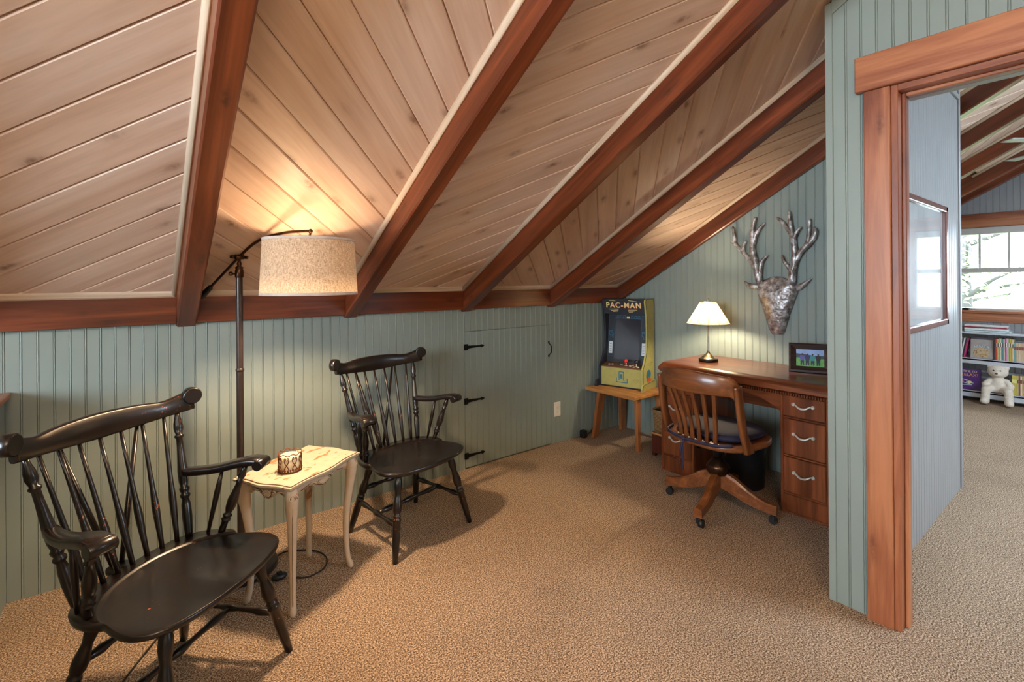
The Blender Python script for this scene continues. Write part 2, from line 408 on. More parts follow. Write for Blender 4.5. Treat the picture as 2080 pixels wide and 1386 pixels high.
# ------------------------------------------------------------------ room shell
TH = 0.5227; TAN = math.tan(TH); CT, ST = math.cos(TH), math.sin(TH)
YK = 2.934            # knee wall face
YB = 2.894            # front of the plate blocking between the rafters
Z0 = 1.300            # plank face height at YB
XG = 3.545            # gable partition behind the desk
XP = 2.305            # doorway partition face
XF = 7.42             # far wall
RIDGE_Y = -0.60
def zr(y): return Z0 + (YB - y) * TAN
RAFT = [0.1664 + 0.8337 * k for k in range(-4, 9)] + [7.25]
RW = 0.084

fl = MB(); fl.box((-3.4, -3.8, -0.12), (7.6, 3.15, 0.0)); floor = fl.build('floor', M_CARPET); tag(floor, 'beige cut-pile carpet over the whole loft floor', kind='structure')

# roof: backing slabs of both slopes, planks, rafters, blocking and quarter-round hang below
ce = MB()
for sgn in (1, -1):
    ya, yb = YK + .25, RIDGE_Y
    t0 = .021
    pts = []
    for y, dz in ((ya, 0), (yb, 0), (yb, .10), (ya, .10)):
        z = zr(y) + t0 / CT + dz
        pts.append(((y if sgn > 0 else 2 * RIDGE_Y - y), z))
    ce.prism(pts, 'x', -3.4, 7.6)
ceiling = ce.build('ceiling', M_QR); tag(ceiling, 'sloped whitewashed plank ceiling with red stained rafters', kind='structure')
ROOF = Matrix(((1, 0, 0, 0), (0, -CT, ST, YB), (0, ST, CT, Z0), (0, 0, 0, 1)))   # (x, s upslope, n up) -> world
def clip(poly, nx, ny, c):
    out = []
    for i in range(len(poly)):
        a, b = poly[i], poly[(i + 1) % len(poly)]
        da = a[0] * nx + a[1] * ny - c; db = b[0] * nx + b[1] * ny - c
        if da <= 0: out.append(a)
        if (da < 0 < db) or (db < 0 < da):
            t = da / (da - db); out.append((a[0] + (b[0] - a[0]) * t, a[1] + (b[1] - a[1]) * t))
    return out
def inset(poly, d):
    cx = sum(p[0] for p in poly) / len(poly); cy = sum(p[1] for p in poly) / len(poly); q = poly[:]
    n = len(poly)
    lines = []
    for i in range(n):
        a, b = poly[i], poly[(i + 1) % n]; ex, ey = b[0] - a[0], b[1] - a[1]; l = math.hypot(ex, ey)
        if l < 1e-6: continue
        nx, ny = ey / l, -ex / l; c = a[0] * nx + a[1] * ny
        if cx * nx + cy * ny > c: nx, ny, c = -nx, -ny, -c
        q = clip(q, nx, ny, c - d)
        if len(q) < 3: return []
    return q
def plank_bay(xa, xb, dirsign, phase, s0, s1):
    pitch = 0.178
    w = pitch / math.sqrt(2)
    lo = int(math.floor((s0 - max(abs(xa), abs(xb)) - 1 - phase) / pitch)) - 2
    for k in range(lo, lo + 140):
        c0 = phase + k * pitch; c1 = c0 + pitch          # c = s - dirsign * x
        poly = [(xa, s0), (xb, s0), (xb, s1), (xa, s1)]
        poly = clip(poly, -dirsign, 1, c1); 
        if len(poly) >= 3: poly = clip(poly, dirsign, -1, -c0)
        if len(poly) < 3: continue
        area = abs(sum(poly[i][0] * poly[(i + 1) % len(poly)][1] - poly[(i + 1) % len(poly)][0] * poly[i][1] for i in range(len(poly)))) / 2
        if area < 2e-4: continue
        cx = sum(p[0] for p in poly) / len(poly); cs = sum(p[1] for p in poly) / len(poly)
        u = Vector((1, dirsign)).normalized(); v = Vector((-u.y, u.x))
        loc = [((p[0] - cx) * u.x + (p[1] - cs) * u.y, (p[0] - cx) * v.x + (p[1] - cs) * v.y) for p in poly]
        outer = inset(loc, .0006); inn = inset(loc, .0055)
        if len(inn) < 3 or len(inn) != len(outer): 
            inn = outer
        if len(outer) < 3: continue
        n = len(outer)
        dz = random.uniform(-.0006, .0006)
        vs = [(p[0], p[1], dz) for p in inn] + [(p[0], p[1], .006) for p in outer] + [(p[0], p[1], .020) for p in outer]
        fs = [list(range(n))] + [[n + i, n + (i + 1) % n, 2 * n + (i + 1) % n, 2 * n + i] for i in range(n)] + [list(range(2 * n, 3 * n))]
        fs += [[i, (i + 1) % n, n + (i + 1) % n, n + i] for i in range(n)]
        me = MB().add(vs, fs).mesh('plank'); me.materials.append(M_PLANK)
        o = link_mesh('plank', me, ceiling)
        L = Matrix(((u.x, v.x, 0, cx), (u.y, v.y, 0, cs), (0, 0, 1, 0), (0, 0, 0, 1)))
        o.matrix_local = ROOF @ L
for i in range(3, len(RAFT) - 1):
    xa, xb = RAFT[i] + RW * .5, RAFT[i + 1] + .02
    k = i - 4                                # bay index, 0 = first bay right of the left rafter
    ds = 1 if (k % 2) else -1
    ph = {-1: 1.291, 0: 2.774, 1: .206, 2: .07, 3: .12}.get(k, .05 * k)
    if k <= 3: plank_bay(xa, min(xb, XG + .05), ds, ph, -.02, 2.75)
    else: plank_bay(xa, xb, ds, ph, 2.25, 3.45)
def rafter(x, w, s_top=4.02):
    # cross-section in (x, n); n down to -0.127, chamfered lower edges; vertical foot cut at YK-0.004
    D = .1265; ch = .007
    sec = [(0, .02), (0, -D + ch), (ch, -D), (w - ch, -D), (w, -D + ch), (w, .02)]
    f0, f1 = [], []
    for px, pn in sec:
        s_foot = (YB - (YK - .002) + pn * ST) / CT
        f0.append((s_foot, px, pn)); f1.append((s_top, px, pn))
    mb = MB().sweep([f0, f1], False)
    o = mb.build('rafter', M_BEAM, ceiling)
    L = Matrix(((0, 1, 0, x), (1, 0, 0, 0), (0, 0, 1, 0), (0, 0, 0, 1)))
    o.matrix_local = ROOF @ L
    return o
for i, x in enumerate(RAFT):
    w = .046 if i == 8 else RW
    rafter(x, w)
def qround(T, length, flip=1):
    r = .021; sec = [(0, 0)] + [(-r * math.sin(a * pi / 2 / 5) * flip, -r * math.cos(a * pi / 2 / 5)) for a in range(6)]
    sec = [(0, 0.002)] + [(flip * -r * math.cos(pi / 2 * a / 5), -r * math.sin(pi / 2 * a / 5)) for a in range(6)]
    o = MB().sweep([[(0, p, q) for p, q in sec], [(length, p, q) for p, q in sec]], True).build('quarter_round', M_QR, ceiling)
    o.matrix_local = T; return o
for i in range(3, len(RAFT)):
    far = i >= 9
    s0, s1 = (2.2, 3.5) if far else (.004, 3.0)
    L = Matrix(((0, 1, 0, RAFT[i]), (1, 0, 0, s0), (0, 0, 1, 0), (0, 0, 0, 1)))
    qround(ROOF @ L, s1 - s0)
    if i < len(RAFT) - 1 and i != 8:
        L = Matrix(((0, 1, 0, RAFT[i] + RW), (1, 0, 0, s0), (0, 0, 1, 0), (0, 0, 0, 1)))
        qround(ROOF @ L, s1 - s0, -1)
for i in range(3, 8):
    xa, xb = RAFT[i] + RW, RAFT[i + 1]
    mb = MB(); mb.box((0, 0, 0), (xb - xa, YK + .02 - YB, Z0 + .012 - 1.152), .002)
    mb.build('blocking', M_BEAM, ceiling, (xa, YB, 1.152))
    # bevelled strip along the eave
    sec = [(0, .004), (-.026, .019), (-.022, .004), (-.012, -.012), (0, -.02)]
    MB().prism(sec, 'x', xa, xb).build('eave_trim', M_QR, ceiling, (0, YB + .002, Z0 + .0))

# beadboard ---------------------------------------------------------------
PITCH = .0522
PROF = [(0, 0), (.0420, 0), (.0428, -.0030), (.0437, -.001), (.0448, .0004), (.0466, .0010), (.0484, .0004), (.0495, -.001), (.0504, -.0030), (.0512, 0), (.0522, 0)]
_bcache = {}
def board_mesh(h0, h1, w=PITCH, key=None, mat=None):
    mat = mat or M_PAINT
    k = (round(h0, 3), round(h1, 3), round(w, 4), mat.name)
    if k in _bcache: return _bcache[k]
    pr = [p for p in PROF if p[0] < w - 1e-4] + ([(w, 0)] if w < PITCH - 1e-4 else [PROF[-1]])
    ring = [(a, -d) for a, d in pr] + [(w, .012), (0, .012)]
    bot = [(a, b, 0) for a, b in ring]; top = [(a, b, h0 + (h1 - h0) * a / w) for a, b in ring]
    me = MB().sweep([bot, top], False).mesh('board'); me.materials.append(mat); _bcache[k] = me
    return me
def board(parent, base, rz, h0, h1=None, w=PITCH, mat=None):
    """board local x along wall, local -y is the room side"""
    o = link_mesh('board', board_mesh(h0, h0 if h1 is None else h1, w, mat=mat), parent); o.location = base; o.rotation_euler = (0, 0, rz)
    return o

# knee wall
wk = MB(); wk.box((-3.3, YK + .013, 0), (7.5, YK + .12, 1.30)); wall_back = wk.build('wall_back', M_PAINTBACK)
tag(wall_back, 'low sage green beadboard knee wall under the rafters', kind='structure')
NB0 = 1.8690
i0 = -45; NDOOR = 16
DX0, DX1, DZ = NB0, NB0 + NDOOR * PITCH, .986
k = 0
door1 = empty('door_1', (DX0, YK, 0)); tag(door1, 'small beadboard access hatch with black strap hinges in the knee wall', kind='structure')
for j in range(i0, 33):
    x = NB0 + j * PITCH
    if x > XG - .01: break
    if 0 <= j < NDOOR:
        board(wall_back, (x, YK, DZ + .004), 0, 1.30 - DZ)
        w = PITCH - (.004 if j == NDOOR - 1 else 0)
        b = board(door1, (j * PITCH, -.002, .012), 0, DZ - .012, w=w if w < PITCH else PITCH)
    else:
        w = PITCH if j != -1 else PITCH - .004
        board(wall_back, (x, YK, 0), 0, 1.30, w=w)
def strap_hinge(z):
    h = empty('strap_hinge', (0, 0, z)); h.parent = door1
    m = MB(); m.box((-.012, -.008, -.022), (.020, -.001, .022), .001); m.tube([(.004, -.009, -.022), (.004, -.009, .022)], .004, 8)
    p = [(.02, -.011), (.13, -.005), (.135, -.011), (.15, -.009), (.166, 0), (.15, .009), (.135, .011), (.13, .005), (.02, .011)]
    m.prism(p, 'y', -.007, -.001)
    o = m.build('hinge', M_IRON, door1, (0, -.001, z)); bpy.data.objects.remove(h); return o
for z in (.877, .489, .096): strap_hinge(z)
m = MB(); m.tube(catmull([(0, -.006, -.052), (0, -.012, -.044), (0, -.034, -.025), (0, -.036, 0), (0, -.034, .025), (0, -.012, .044), (0, -.006, .052)], 4), .0045, 8)
for s in (-1, 1): m.box((-.008, -.007, s * .055 - .010), (.008, -.001, s * .055 + .010), .002)
m.build('door_handle', M_IRON, door1, (.808, -.001, .79))

# gable wall behind the desk
wg = MB(); yy = [(.78, 0), (YK + .01, 0), (YK + .01, zr(YK) - .01), (.78, zr(.78) - .01)]
wg.prism(yy, 'x', XG + .013, XG + .115); wall_gable = wg.build('wall_right', M_PAINTBACK); tag(wall_gable, 'tall sage green beadboard gable wall behind the desk', kind='structure')
y = YK
while y > .80:
    w = min(PITCH, y - .781)
    board(wall_gable, (XG, y, 0), -pi / 2, zr(y) - .012, zr(y - w) - .012, w)
    y -= PITCH
# partition between the desk alcove and the passage
wp = MB(); pr = [(.678, 0), (.767, 0), (.767, zr(.767) - .01), (.678, zr(.678) - .01)]
wp.prism(pr, 'x', XP + .013, 4.168); wall_part = wp.build('wall_passage', M_PAINTBACK); tag(wall_part, 'grey beadboard passage wall seen through the doorway', kind='structure')
x = 2.445
while x < 4.15:
    w = min(PITCH, 4.155 - x)
    board(wall_part, (x, .665, 0), 0, zr(.665) - .012, w=w, mat=M_PAINT2); x += PITCH
MB().box((4.155, .655, 0), (4.185, .70, zr(.70) - .012), .003).build('corner_trim', M_PAINT2, wall_part)
MB().box((2.445, .650, 2.486), (4.155, .6655, 2.512), .003).build('frieze_trim', M_PAINT2, wall_part)
x = XP + .03
while x < XG:
    board(wall_part, (x + PITCH if x + PITCH < XG else XG, .78, 0), pi, zr(.78) - .014, w=min(PITCH, XG - x) if XG - x > .01 else .02); x += PITCH
MB().box((4.172, .70, 0), (4.185, YK, zr(YK) - .02)).build('return_panel', M_PAINT2, wall_part)

# doorway partition (faces the loft)
OPEN0, OPEN1, HEAD = .545, -.36, 2.075
wd_ = MB(); 
for ya, yb, za in ((.77, OPEN0 + .012, 0), (OPEN0 + .012, OPEN1 - .012, HEAD + .03), (OPEN1 - .012, RIDGE_Y, 0)):
    wd_.prism([(yb, za), (ya, za), (ya, zr(ya) - .01), (yb, zr(yb) - .01)], 'x', XP + .013, XP + .115)
# far side of the ridge
wd_.prism([(-3.6, 0), (RIDGE_Y, 0), (RIDGE_Y, zr(RIDGE_Y)), (-3.6, zr(2 * RIDGE_Y + 3.6) - .01)], 'x', XP + .013, XP + .115)
wall_door = wd_.build('wall_doorway', M_PAINTBACK); tag(wall_door, 'sage green beadboard partition around the cedar-cased doorway', kind='structure')
y = .754
while y > -.25:
    hi = zr(y) - .012
    base = 0 if y - PITCH > OPEN0 else HEAD + .02
    board(wall_door, (XP, y, base), -pi / 2, zr(y) - .012 - base, zr(y - PITCH) - .012 - base); y -= PITCH
MB().box((XP - .008, .754, 0), (XP + .03, .781, zr(.781) - .014), .002).build('corner_trim', M_PAINT, wall_door)
fz = [(.754, zr(.754) - .078), (.754, zr(.754) - .012), (-.3, zr(-.3) - .012), (-.3, zr(-.3) - .078)]
MB().prism(fz, 'x', XP - .008, XP + .002).build('frieze_trim', M_PAINT, wall_door)

# door casing, jamb and stops (cedar)
cas = empty('door_2', (XP, OPEN0, 0)); tag(cas, 'cedar-cased open doorway into the bright far room', kind='structure')
MB().box((-.022, .012, 0), (-.0005, .098, 2.089), .003).build('side_casing', M_CASE_Z, cas)
MB().box((-.032, -1.0, 2.089), (-.0005, .124, 2.229), .003).build('head_casing', M_CASE_Y, cas)
m = MB(); m.box((-.012, -.010, 0), (.135, .012, 2.089), .002); m.build('side_jamb', M_CASE_Z, cas)
MB().box((.035, -.024, 0), (.075, -.010, 2.064), .003).build('door_stop', M_CASE_Z, cas)
MB().box((.080, -.018, 0), (.090, -.010, 2.064), .002).build('jamb_strip', M_PAINT2, cas)  # narrow pale grey strip along the side jamb
MB().box((-.012, -1.0, 2.064), (.135, -.010, 2.089), .002).build('head_jamb', M_CASE_Y, cas)
MB().box((.035, -1.0, 2.050), (.075, -.024, 2.064), .003).build('head_stop', M_CASE_Y, cas)
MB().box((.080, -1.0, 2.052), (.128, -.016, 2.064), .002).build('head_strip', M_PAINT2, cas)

# stair-side half wall on the left with a cedar cap
hw = MB(); hw.box((-.56, 1.0, 0), (-.432, YK - .001, .868)); wall_left = hw.build('wall_left', M_PAINT); tag(wall_left, 'sage half wall at the left edge with a cedar cap', kind='structure')
MB().box((-.585, .98, .868), (-.412, YK - .001, .893), .004).build('wall_cap', M_CASE_Y, wall_left)

# outer shell of the loft, behind and beside the camera
sh = MB()
def gable_with_hole(x0, x1, ya, yb, za, zb):
    RB = 2 * RIDGE_Y - YK
    for a, b, z0, full in ((RB - .1, ya, 0, True), (yb, YK + .1, 0, True)):
        pts = [(a, 0), (b, 0), (b, 3.6), (a, 3.6)]
        sh.prism(pts, 'x', x0, x1)
    sh.prism([(ya, 0), (yb, 0), (yb, za), (ya, za)], 'x', x0, x1)
    sh.prism([(ya, zb), (yb, zb), (yb, 3.6), (ya, 3.6)], 'x', x0, x1)
gable_with_hole(-3.4, -3.25, -.9, 1.7, 1.0, 2.3)
shell = sh.build('wall_stair_end', M_PAINT); tag(shell, 'sage end wall over the stairs', kind='structure')
sb = MB(); YBK = 2 * RIDGE_Y - YK + .5
sb.box((-3.3, YBK - .12, 0), (4.2, YBK, 1.7)); sb.box((6.2, YBK - .12, 0), (7.6, YBK, 1.7)); sb.box((4.2, YBK - .12, 0), (6.2, YBK, .9)); sb.box((4.2, YBK - .12, 2.05), (6.2, YBK, 2.3))
wall_front = sb.build('wall_front', M_PAINT); tag(wall_front, 'sage wall on the opposite side of the loft', kind='structure')

# far room: end wall with two double-hung windows
WY = [(1.262, .544), (.444, -.274)]
WZ0, WZ1 = .985, 1.905
ws = MB()
RB = 2 * RIDGE_Y - YK
for a, b in ((RB, WY[1][1]), (WY[1][0], WY[0][1]), (WY[0][0], YK + .1)):
    pts = [(a, 0), (b, 0)]
    def cz(y): return (zr(y) if y > RIDGE_Y else zr(2 * RIDGE_Y - y)) + .03
    if a < RIDGE_Y < b: pts += [(b, cz(b)), (RIDGE_Y, cz(RIDGE_Y)), (a, cz(a))]
    else: pts += [(b, cz(b)), (a, cz(a))]
    ws.prism(pts, 'x', XF + .013, XF + .14)
for (b, a) in WY:
    ws.prism([(a, 0), (b, 0), (b, WZ0), (a, WZ0)], 'x', XF + .013, XF + .14)
    ws.prism([(a, WZ1), (b, WZ1), (b, zr(b) + .03), (a, zr(a) + .03)], 'x', XF + .013, XF + .14)
wall_far = ws.build('wall_far', M_PAINTBACK); tag(wall_far, 'pale grey beadboard end wall of the far room', kind='structure')
y = 1.47
while y > -.55:
    inside = any(a - .02 < y - PITCH / 2 < b + .02 for b, a in WY)
    t0, t1 = zr(y) - .012, zr(y - PITCH) - .012
    if inside or -.3 < y < 1.28:
        board(wall_far, (XF, y, 0), -pi / 2, WZ0 - .03, mat=M_PAINT2)
        board(wall_far, (XF, y, WZ1 + .02), -pi / 2, t0 - WZ1 - .02, t1 - WZ1 - .02, mat=M_PAINT2)
    else: board(wall_far, (XF, y, 0), -pi / 2, t0, t1, mat=M_PAINT2)
    y -= PITCH
MB().box((XF - .025, -.42, 1.908), (XF - .001, 1.42, 2.06), .003).build('head_casing', M_CASE_Y, wall_far)
MB().box((XF - .045, -.42, .955), (XF + .02, 1.42, .984), .003).build('window_stool', M_CASE_Y, wall_far)
MB().box((XF - .022, -.42, .858), (XF - .001, 1.42, .954), .003).build('apron_casing', M_CASE_Y, wall_far)
for a, b in ((1.262, 1.36), (.444, .544), (-.372, -.274)):
    MB().box((XF - .022, a, .985), (XF - .001, b, 1.907), .003).build('side_casing', M_CASE_Z, wall_far)
for n, (b, a) in enumerate(WY):
    w = empty('window_%d' % (n + 1), (XF, (a + b) / 2, WZ0)); tag(w, ['white double-hung window above the bookshelf', 'white double-hung window mirrored in the framed picture'][n], kind='structure')
    hw_ = (b - a) / 2; H = WZ1 - WZ0
    def fr(nm, mn, mx): MB().box(mn, mx, .003).build(nm, M_FRAMEWH, w)
    fr('head_frame', (0, -hw_, H - .072), (.10, hw_, H)); fr('sill_frame', (0, -hw_, 0), (.10, hw_, .024))
    fr('side_frame', (0, -hw_, .024), (.10, -hw_ + .014, H - .072)); fr('side_frame', (0, hw_ - .014, .024), (.10, hw_, H - .072))
    fr('meeting_rail', (.02, -hw_ + .014, .420), (.07, hw_ - .014, .472))
    for q in (-.115, .115): fr('muntin', (.05, q - .011, .472), (.07, q + .011, H - .072))
    for z0, z1 in ((.024, .42), (.472, H - .072)):
        MB().box((.058, -hw_ + .014, z0), (.062, hw_ - .014, z1)).build('pane', M_GLASS, w)
    m = MB(); m.box((-.03, .20, .002), (0.0, .26, .016), .003); m.tube([(-.02, .25, .018), (-.035, .22, .022), (-.035, .17, .014)], .006, 8); m.build('crank_handle', M_IRON, w)

# ------------------------------------------------------------------ windsor armchairs
POSTP = [(0, .012), (.03, .0135), (.14, .0165), (.24, .0155), (.285, .011), (.30, .0165), (.315, .0175), (.33, .012), (.35, .0165), (.365, .0175), (.38, .0125), (.42, .0165), (.50, .0175), (.58, .0145), (.70, .0115), (.76, .0112), (.775, .0165), (.785, .0165), (.795, .011), (.84, .0165), (.88, .0155), (.94, .0095), (1, .0075)]
LEGP = [(0, .011), (.05, .0135), (.10, .019), (.16, .0205), (.22, .0165), (.255, .0145), (.265, .0145), (.30, .0165), (.38, .0225), (.44, .021), (.475, .014), (.485, .019), (.50, .020), (.51, .015), (.525, .020), (.545, .0215), (.55, .0195), (.70, .019), (.86, .0165), (1, .0125)]
STRP = [(0, .0075), (.10, .0125), (.17, .0155), (.24, .011), (.40, .0085), (.46, .0135), (.5, .0155), (.54, .0135), (.60, .0085), (.76, .011), (.83, .0155), (.90, .0125), (1, .0075)]
SPINP = [(0, .0075), (.12, .0088), (.26, .0115), (.33, .0118), (.45, .0085), (.7, .0068), (1, .0058)]
ARMPP = [(0, .011), (.06, .012), (.16, .012), (.18, .0165), (.20, .0165), (.22, .011), (.24, .016), (.26, .016), (.28, .010), (.36, .0165), (.48, .0185), (.60, .0135), (.72, .0095), (.75, .0145), (.77, .009), (.84, .0145), (.92, .0115), (1, .008)]
def windsor_chair(seatmat=None):
    root = empty('windsor_armchair')
    ZS = .423
    # seat outline (half), front = -y
    half = [(0, .198), (.10, .196), (.17, .182), (.222, .145), (.252, .095), (.262, .045), (.259, .018), (.250, .000), (.2515, -.018), (.262, -.050), (.272, -.095), (.268, -.140), (.243, -.180), (.190, -.212), (.10, -.232), (0, -.238)]
    hp = [Vector((a, b, 0)) for a, b in half]; hp = catmull(hp, 3)
    out = [(p.x, p.y) for p in hp] + [(-p.x, p.y) for p in hp[-2:0:-1]]
    n = len(out); rings = []
    C0 = Vector((0, -.035))
    def el(x, y): return math.sqrt((x / .252) ** 2 + ((y + .052) / (.196 if y > -.052 else .30)) ** 2)
    def ztop(x, y, inside):
        e = min(1.0, el(x, y))
        if not inside: return ZS
        pom = .007 * math.exp(-(x / .05) ** 2) * max(0.0, min(1.0, (-y - .05) / .12))
        return ZS - .0045 - .0145 * (1 - e ** 2.2) + pom
    cols_ = []
    for x, y in out:
        f1 = 1.0
        lo, hi = 0.0, .985
        if y > .0 and el(C0.x + (x - C0.x) * .97, C0.y + (y - C0.y) * .97) > 1:
            for _ in range(24):
                mid_ = (lo + hi) / 2
                if el(C0.x + (x - C0.x) * mid_, C0.y + (y - C0.y) * mid_) > 1: hi = mid_
                else: lo = mid_
            f1 = lo
        else: f1 = .965
        col_ = []
        for q in (.25, .5, .7, .85, .95, 1.0): f_ = f1 * q; px, py = C0.x + (x - C0.x) * f_, C0.y + (y - C0.y) * f_; col_.append((px, py, ztop(px, py, True)))
        back_ = y > .0
        for f_ in (min(f1 + .012, .972), min(f1 + .018, .976)): px, py = C0.x + (x - C0.x) * f_, C0.y + (y - C0.y) * f_; col_.append((px, py, ZS - (.0 if back_ else .0048)))
        col_ += [(x * .985, y * .985, ZS - (.002 if back_ else .0065)), (x, y, ZS - .010), (x * .99, y * .99, ZS - .022), (x * .91, y * .91, ZS - .036), (x * .5, y * .5, ZS - .040)]
        cols_.append(col_)
    m = MB(); R__ = len(cols_[0]); vs = [(C0.x, C0.y, ztop(C0.x, C0.y, True))] + [cols_[j][i] for i in range(R__) for j in range(n)]
    fs = [[0, 1 + j, 1 + (j + 1) % n] for j in range(n)]
    for i in range(R__ - 1):
        for j in range(n):
            a = 1 + i * n + j; b = 1 + i * n + (j + 1) % n; fs.append([a, b, b + n, a + n])
    fs.append([1 + (R__ - 1) * n + j for j in range(n)][::-1])
    m.add(vs, fs, True)
    m.box((-.032, .17, ZS - .036), (.032, .262, ZS - .006), .010, 2)      # tail block for the braces
    m.build('seat', M_BLACK, root)
    # crest rail
    fr = []
    for k in range(33):
        t = -1 + 2 * k / 32; x = .292 * t; yc = .318 - .075 * t * t
        a = abs(t)
        zb = .832 + .026 * a ** 1.6
        zt_ = .910 + .005 * math.cos(t * pi) - .004 * math.exp(-((a - .70) / .16) ** 2) + .026 * max(0, (a - .68) / .32) ** 1.4
        th = .011
        tilt = .012
        fr.append([(x, yc + sx * th + (q - .5) * tilt, zb + (zt_ - zb) * q) for sx, q in ((1, .08), (1, .92), (.6, 1), (-.6, 1), (-1, .92), (-1, .08), (-.6, 0), (.6, 0))])
    m = MB().sweep(fr, True)
    for s in (-1, 1):
        d = Vector((-s * .44, -.90, 0)).normalized(); c = Vector((s * .294, .243, .909))
        m.tube([c - d * .015, c - d * .013, c + d * .013, c + d * .015], [.028, .032, .032, .028], 20)
    m.build('crest_rail', M_BLACK, root)
    def piece(nm, p0, p1, prof, n=10): return MB().turned(p0, p1, prof, n).build(nm, M_BLACK, root)
    for s in (-1, 1):
        piece('back_post', (s * .193, .157, ZS - .004), (s * .248, .266, .866), POSTP)
    for k in range(7):
        t = (k - 3) / 3.0
        xb = .150 * t; yb = .182 - .018 * t * t
        xt = .205 * t; yt = .318 - .075 * (xt / .292) ** 2
        piece('spindle', (xb, yb, ZS - .004), (xt, yt, .845 + .03 * abs(xt / .292) ** 1.6), SPINP, 8)
    for s in (-1, 1):
        piece('back_brace', (s * .014, .245, ZS - .012), (s * .128, .318 - .075 * (.128 / .292) ** 2 + .006, .846), [(0, .0075), (.3, .0095), (1, .0062)], 8)
    for s in (-1, 1):
        # arm with a scrolled hand hold
        path = catmull([(s * .219, .212, .640), (s * .243, .150, .640), (s * .262, .085, .648), (s * .278, .02, .664), (s * .290, -.035, .674), (s * .296, -.064, .670)], 4)
        fr = []
        for i, p in enumerate(path):
            a = path[max(i - 1, 0)]; b = path[min(i + 1, len(path) - 1)]; t = (b - a).normalized()
            sd = t.cross(Vector((0, 0, 1))).normalized(); up = sd.cross(t).normalized()
            u = i / (len(path) - 1); w = .018 + .014 * min(1, u * 1.3); h = .0125
            fr.append([p + sd * a_ * w + up * b_ * h for a_, b_ in ((1, .6), (.85, 1), (-.85, 1), (-1, .6), (-1, -.6), (-.85, -1), (.85, -1), (1, -.6))])
        m = MB().sweep(fr, True)
        c = Vector((s * .2965, -.066, .663)); d = Vector((1, s * .15, 0)).normalized()
        m.tube([c - d * .034, c - d * .032, c + d * .032, c + d * .034], [.017, .0195, .0195, .017], 16)
        m.build('arm', M_BLACK, root)
        piece('arm_post', (s * .234, .057, ZS - .004), (s * .281, -.012, .662), ARMPP)
        piece('arm_spindle', (s * .226, .106, ZS - .004), (s * .262, .075, .645), [(0, .006), (.2, .0075), (.6, .0105), (.75, .0095), (1, .005)], 8)
    LT = {('f', s): ((s * .172, -.135, ZS - .03), (s * .255, -.211, 0)) for s in (-1, 1)}
    LT.update({('b', s): ((s * .150, .120, ZS - .03), (s * .227, .219, 0)) for s in (-1, 1)})
    for k_, (a, b) in LT.items(): piece('leg', a, b, LEGP, 12)
    at = lambda k_, z: Vector(LT[k_][0]).lerp(Vector(LT[k_][1]), 1 - z / (ZS - .03))
    for s in (-1, 1): piece('stretcher', at(('f', s), .155), at(('b', s), .170), STRP)
    ml = at(('f', -1), .155).lerp(at(('b', -1), .170), .5); mr = at(('f', 1), .155).lerp(at(('b', 1), .170), .5)
    piece('stretcher', ml, mr, STRP); piece('stretcher', at(('b', -1), .235), at(('b', 1), .235), STRP)
    return root
G_CH = 'pair of black windsor armchairs'
ch1 = windsor_chair(); ch2 = copy_tree(ch1)
ch1.location = (.112, 1.899, 0); ch1.rotation_euler = (0, 0, .705)
tag(ch1, 'black windsor armchair nearest the camera, at the lower left of the side table', 'chair', G_CH)
ch2.location = (1.181, 2.432, 0); ch2.rotation_euler = (0, 0, .223)
tag(ch2, 'black windsor armchair standing between the cream side table and the strap-hinged hatch', 'chair', G_CH)

# ------------------------------------------------------------------ floor lamp
LX, LY = .392, 2.575
fl_ = empty('floor_lamp', (LX, LY, 0)); tag(fl_, 'tall bronze arc floor lamp with an oatmeal drum shade between the chairs', 'lamp')
MB().lathe([(.0, 0), (.150, 0), (.156, .006), (.156, .024), (.150, .030), (.04, .034), (.030, .040), (.026, .06), (.016, .066), (0, .066)], n=40).build('base', M_BRONZE, fl_)
MB().lathe([(.0155, .06), (.0155, .075), (.0155, .925), (.0155, .934), (.0155, .935), (.0185, .937), (.0185, .947), (.0145, .95), (.0145, .951), (.0145, .96), (.0145, 1.39), (.0145, 1.40), (0, 1.40)], n=20).build('pole', M_BRONZE, fl_)
MB().lathe([(.0165, 1.375), (.0185, 1.38), (.0185, 1.408), (.0155, 1.415), (.0175, 1.42), (.0175, 1.425), (.008, 1.43), (.011, 1.44), (.006, 1.455), (0, 1.456)], n=16).build('collar', M_BRONZE2, fl_)
ad = Vector((.205, -.395, 0)).normalized(); sd = Vector((-ad.y, ad.x, 0))
m = MB(); m.tube([Vector((0, 0, 1.393)) - sd * .018, Vector((0, 0, 1.393)) - sd * .034], .004, 8); m.sphere(Vector((0, 0, 1.393)) - sd * .042, .010, 10, 8); m.build('set_knob', M_BRONZE2, fl_)
JZ = 1.472
tipv = Vector((.607 - LX, 2.16 - LY, 0)); L_ = tipv.length
arm = [ad * -.235 + Vector((0, 0, JZ - .160)), ad * -.14 + Vector((0, 0, JZ - .095)), ad * 0 + Vector((0, 0, JZ)), ad * .10 + Vector((0, 0, JZ + .058)), ad * .20 + Vector((0, 0, JZ + .088)), ad * .32 + Vector((0, 0, JZ + .101)), ad * .43 + Vector((0, 0, JZ + .101)), ad * (L_ - .012) + Vector((0, 0, JZ + .099))]
MB().tube(catmull(arm, 5), .0065, 10).build('arm', M_BRONZE2, fl_)
a0 = arm[0]; dn = (arm[0] - arm[1]).normalized()
MB().tube([a0 - dn * .04, a0 - dn * .03, a0 + dn * .03, a0 + dn * .05], [.007, .013, .0145, .0145], 12).build('counterweight', M_BLACKP, fl_)
m = MB(); cj = Vector((0, 0, JZ)); m.tube([cj - sd * .02, cj + sd * .02], .011, 12); m.sphere(cj, .014, 10, 8)
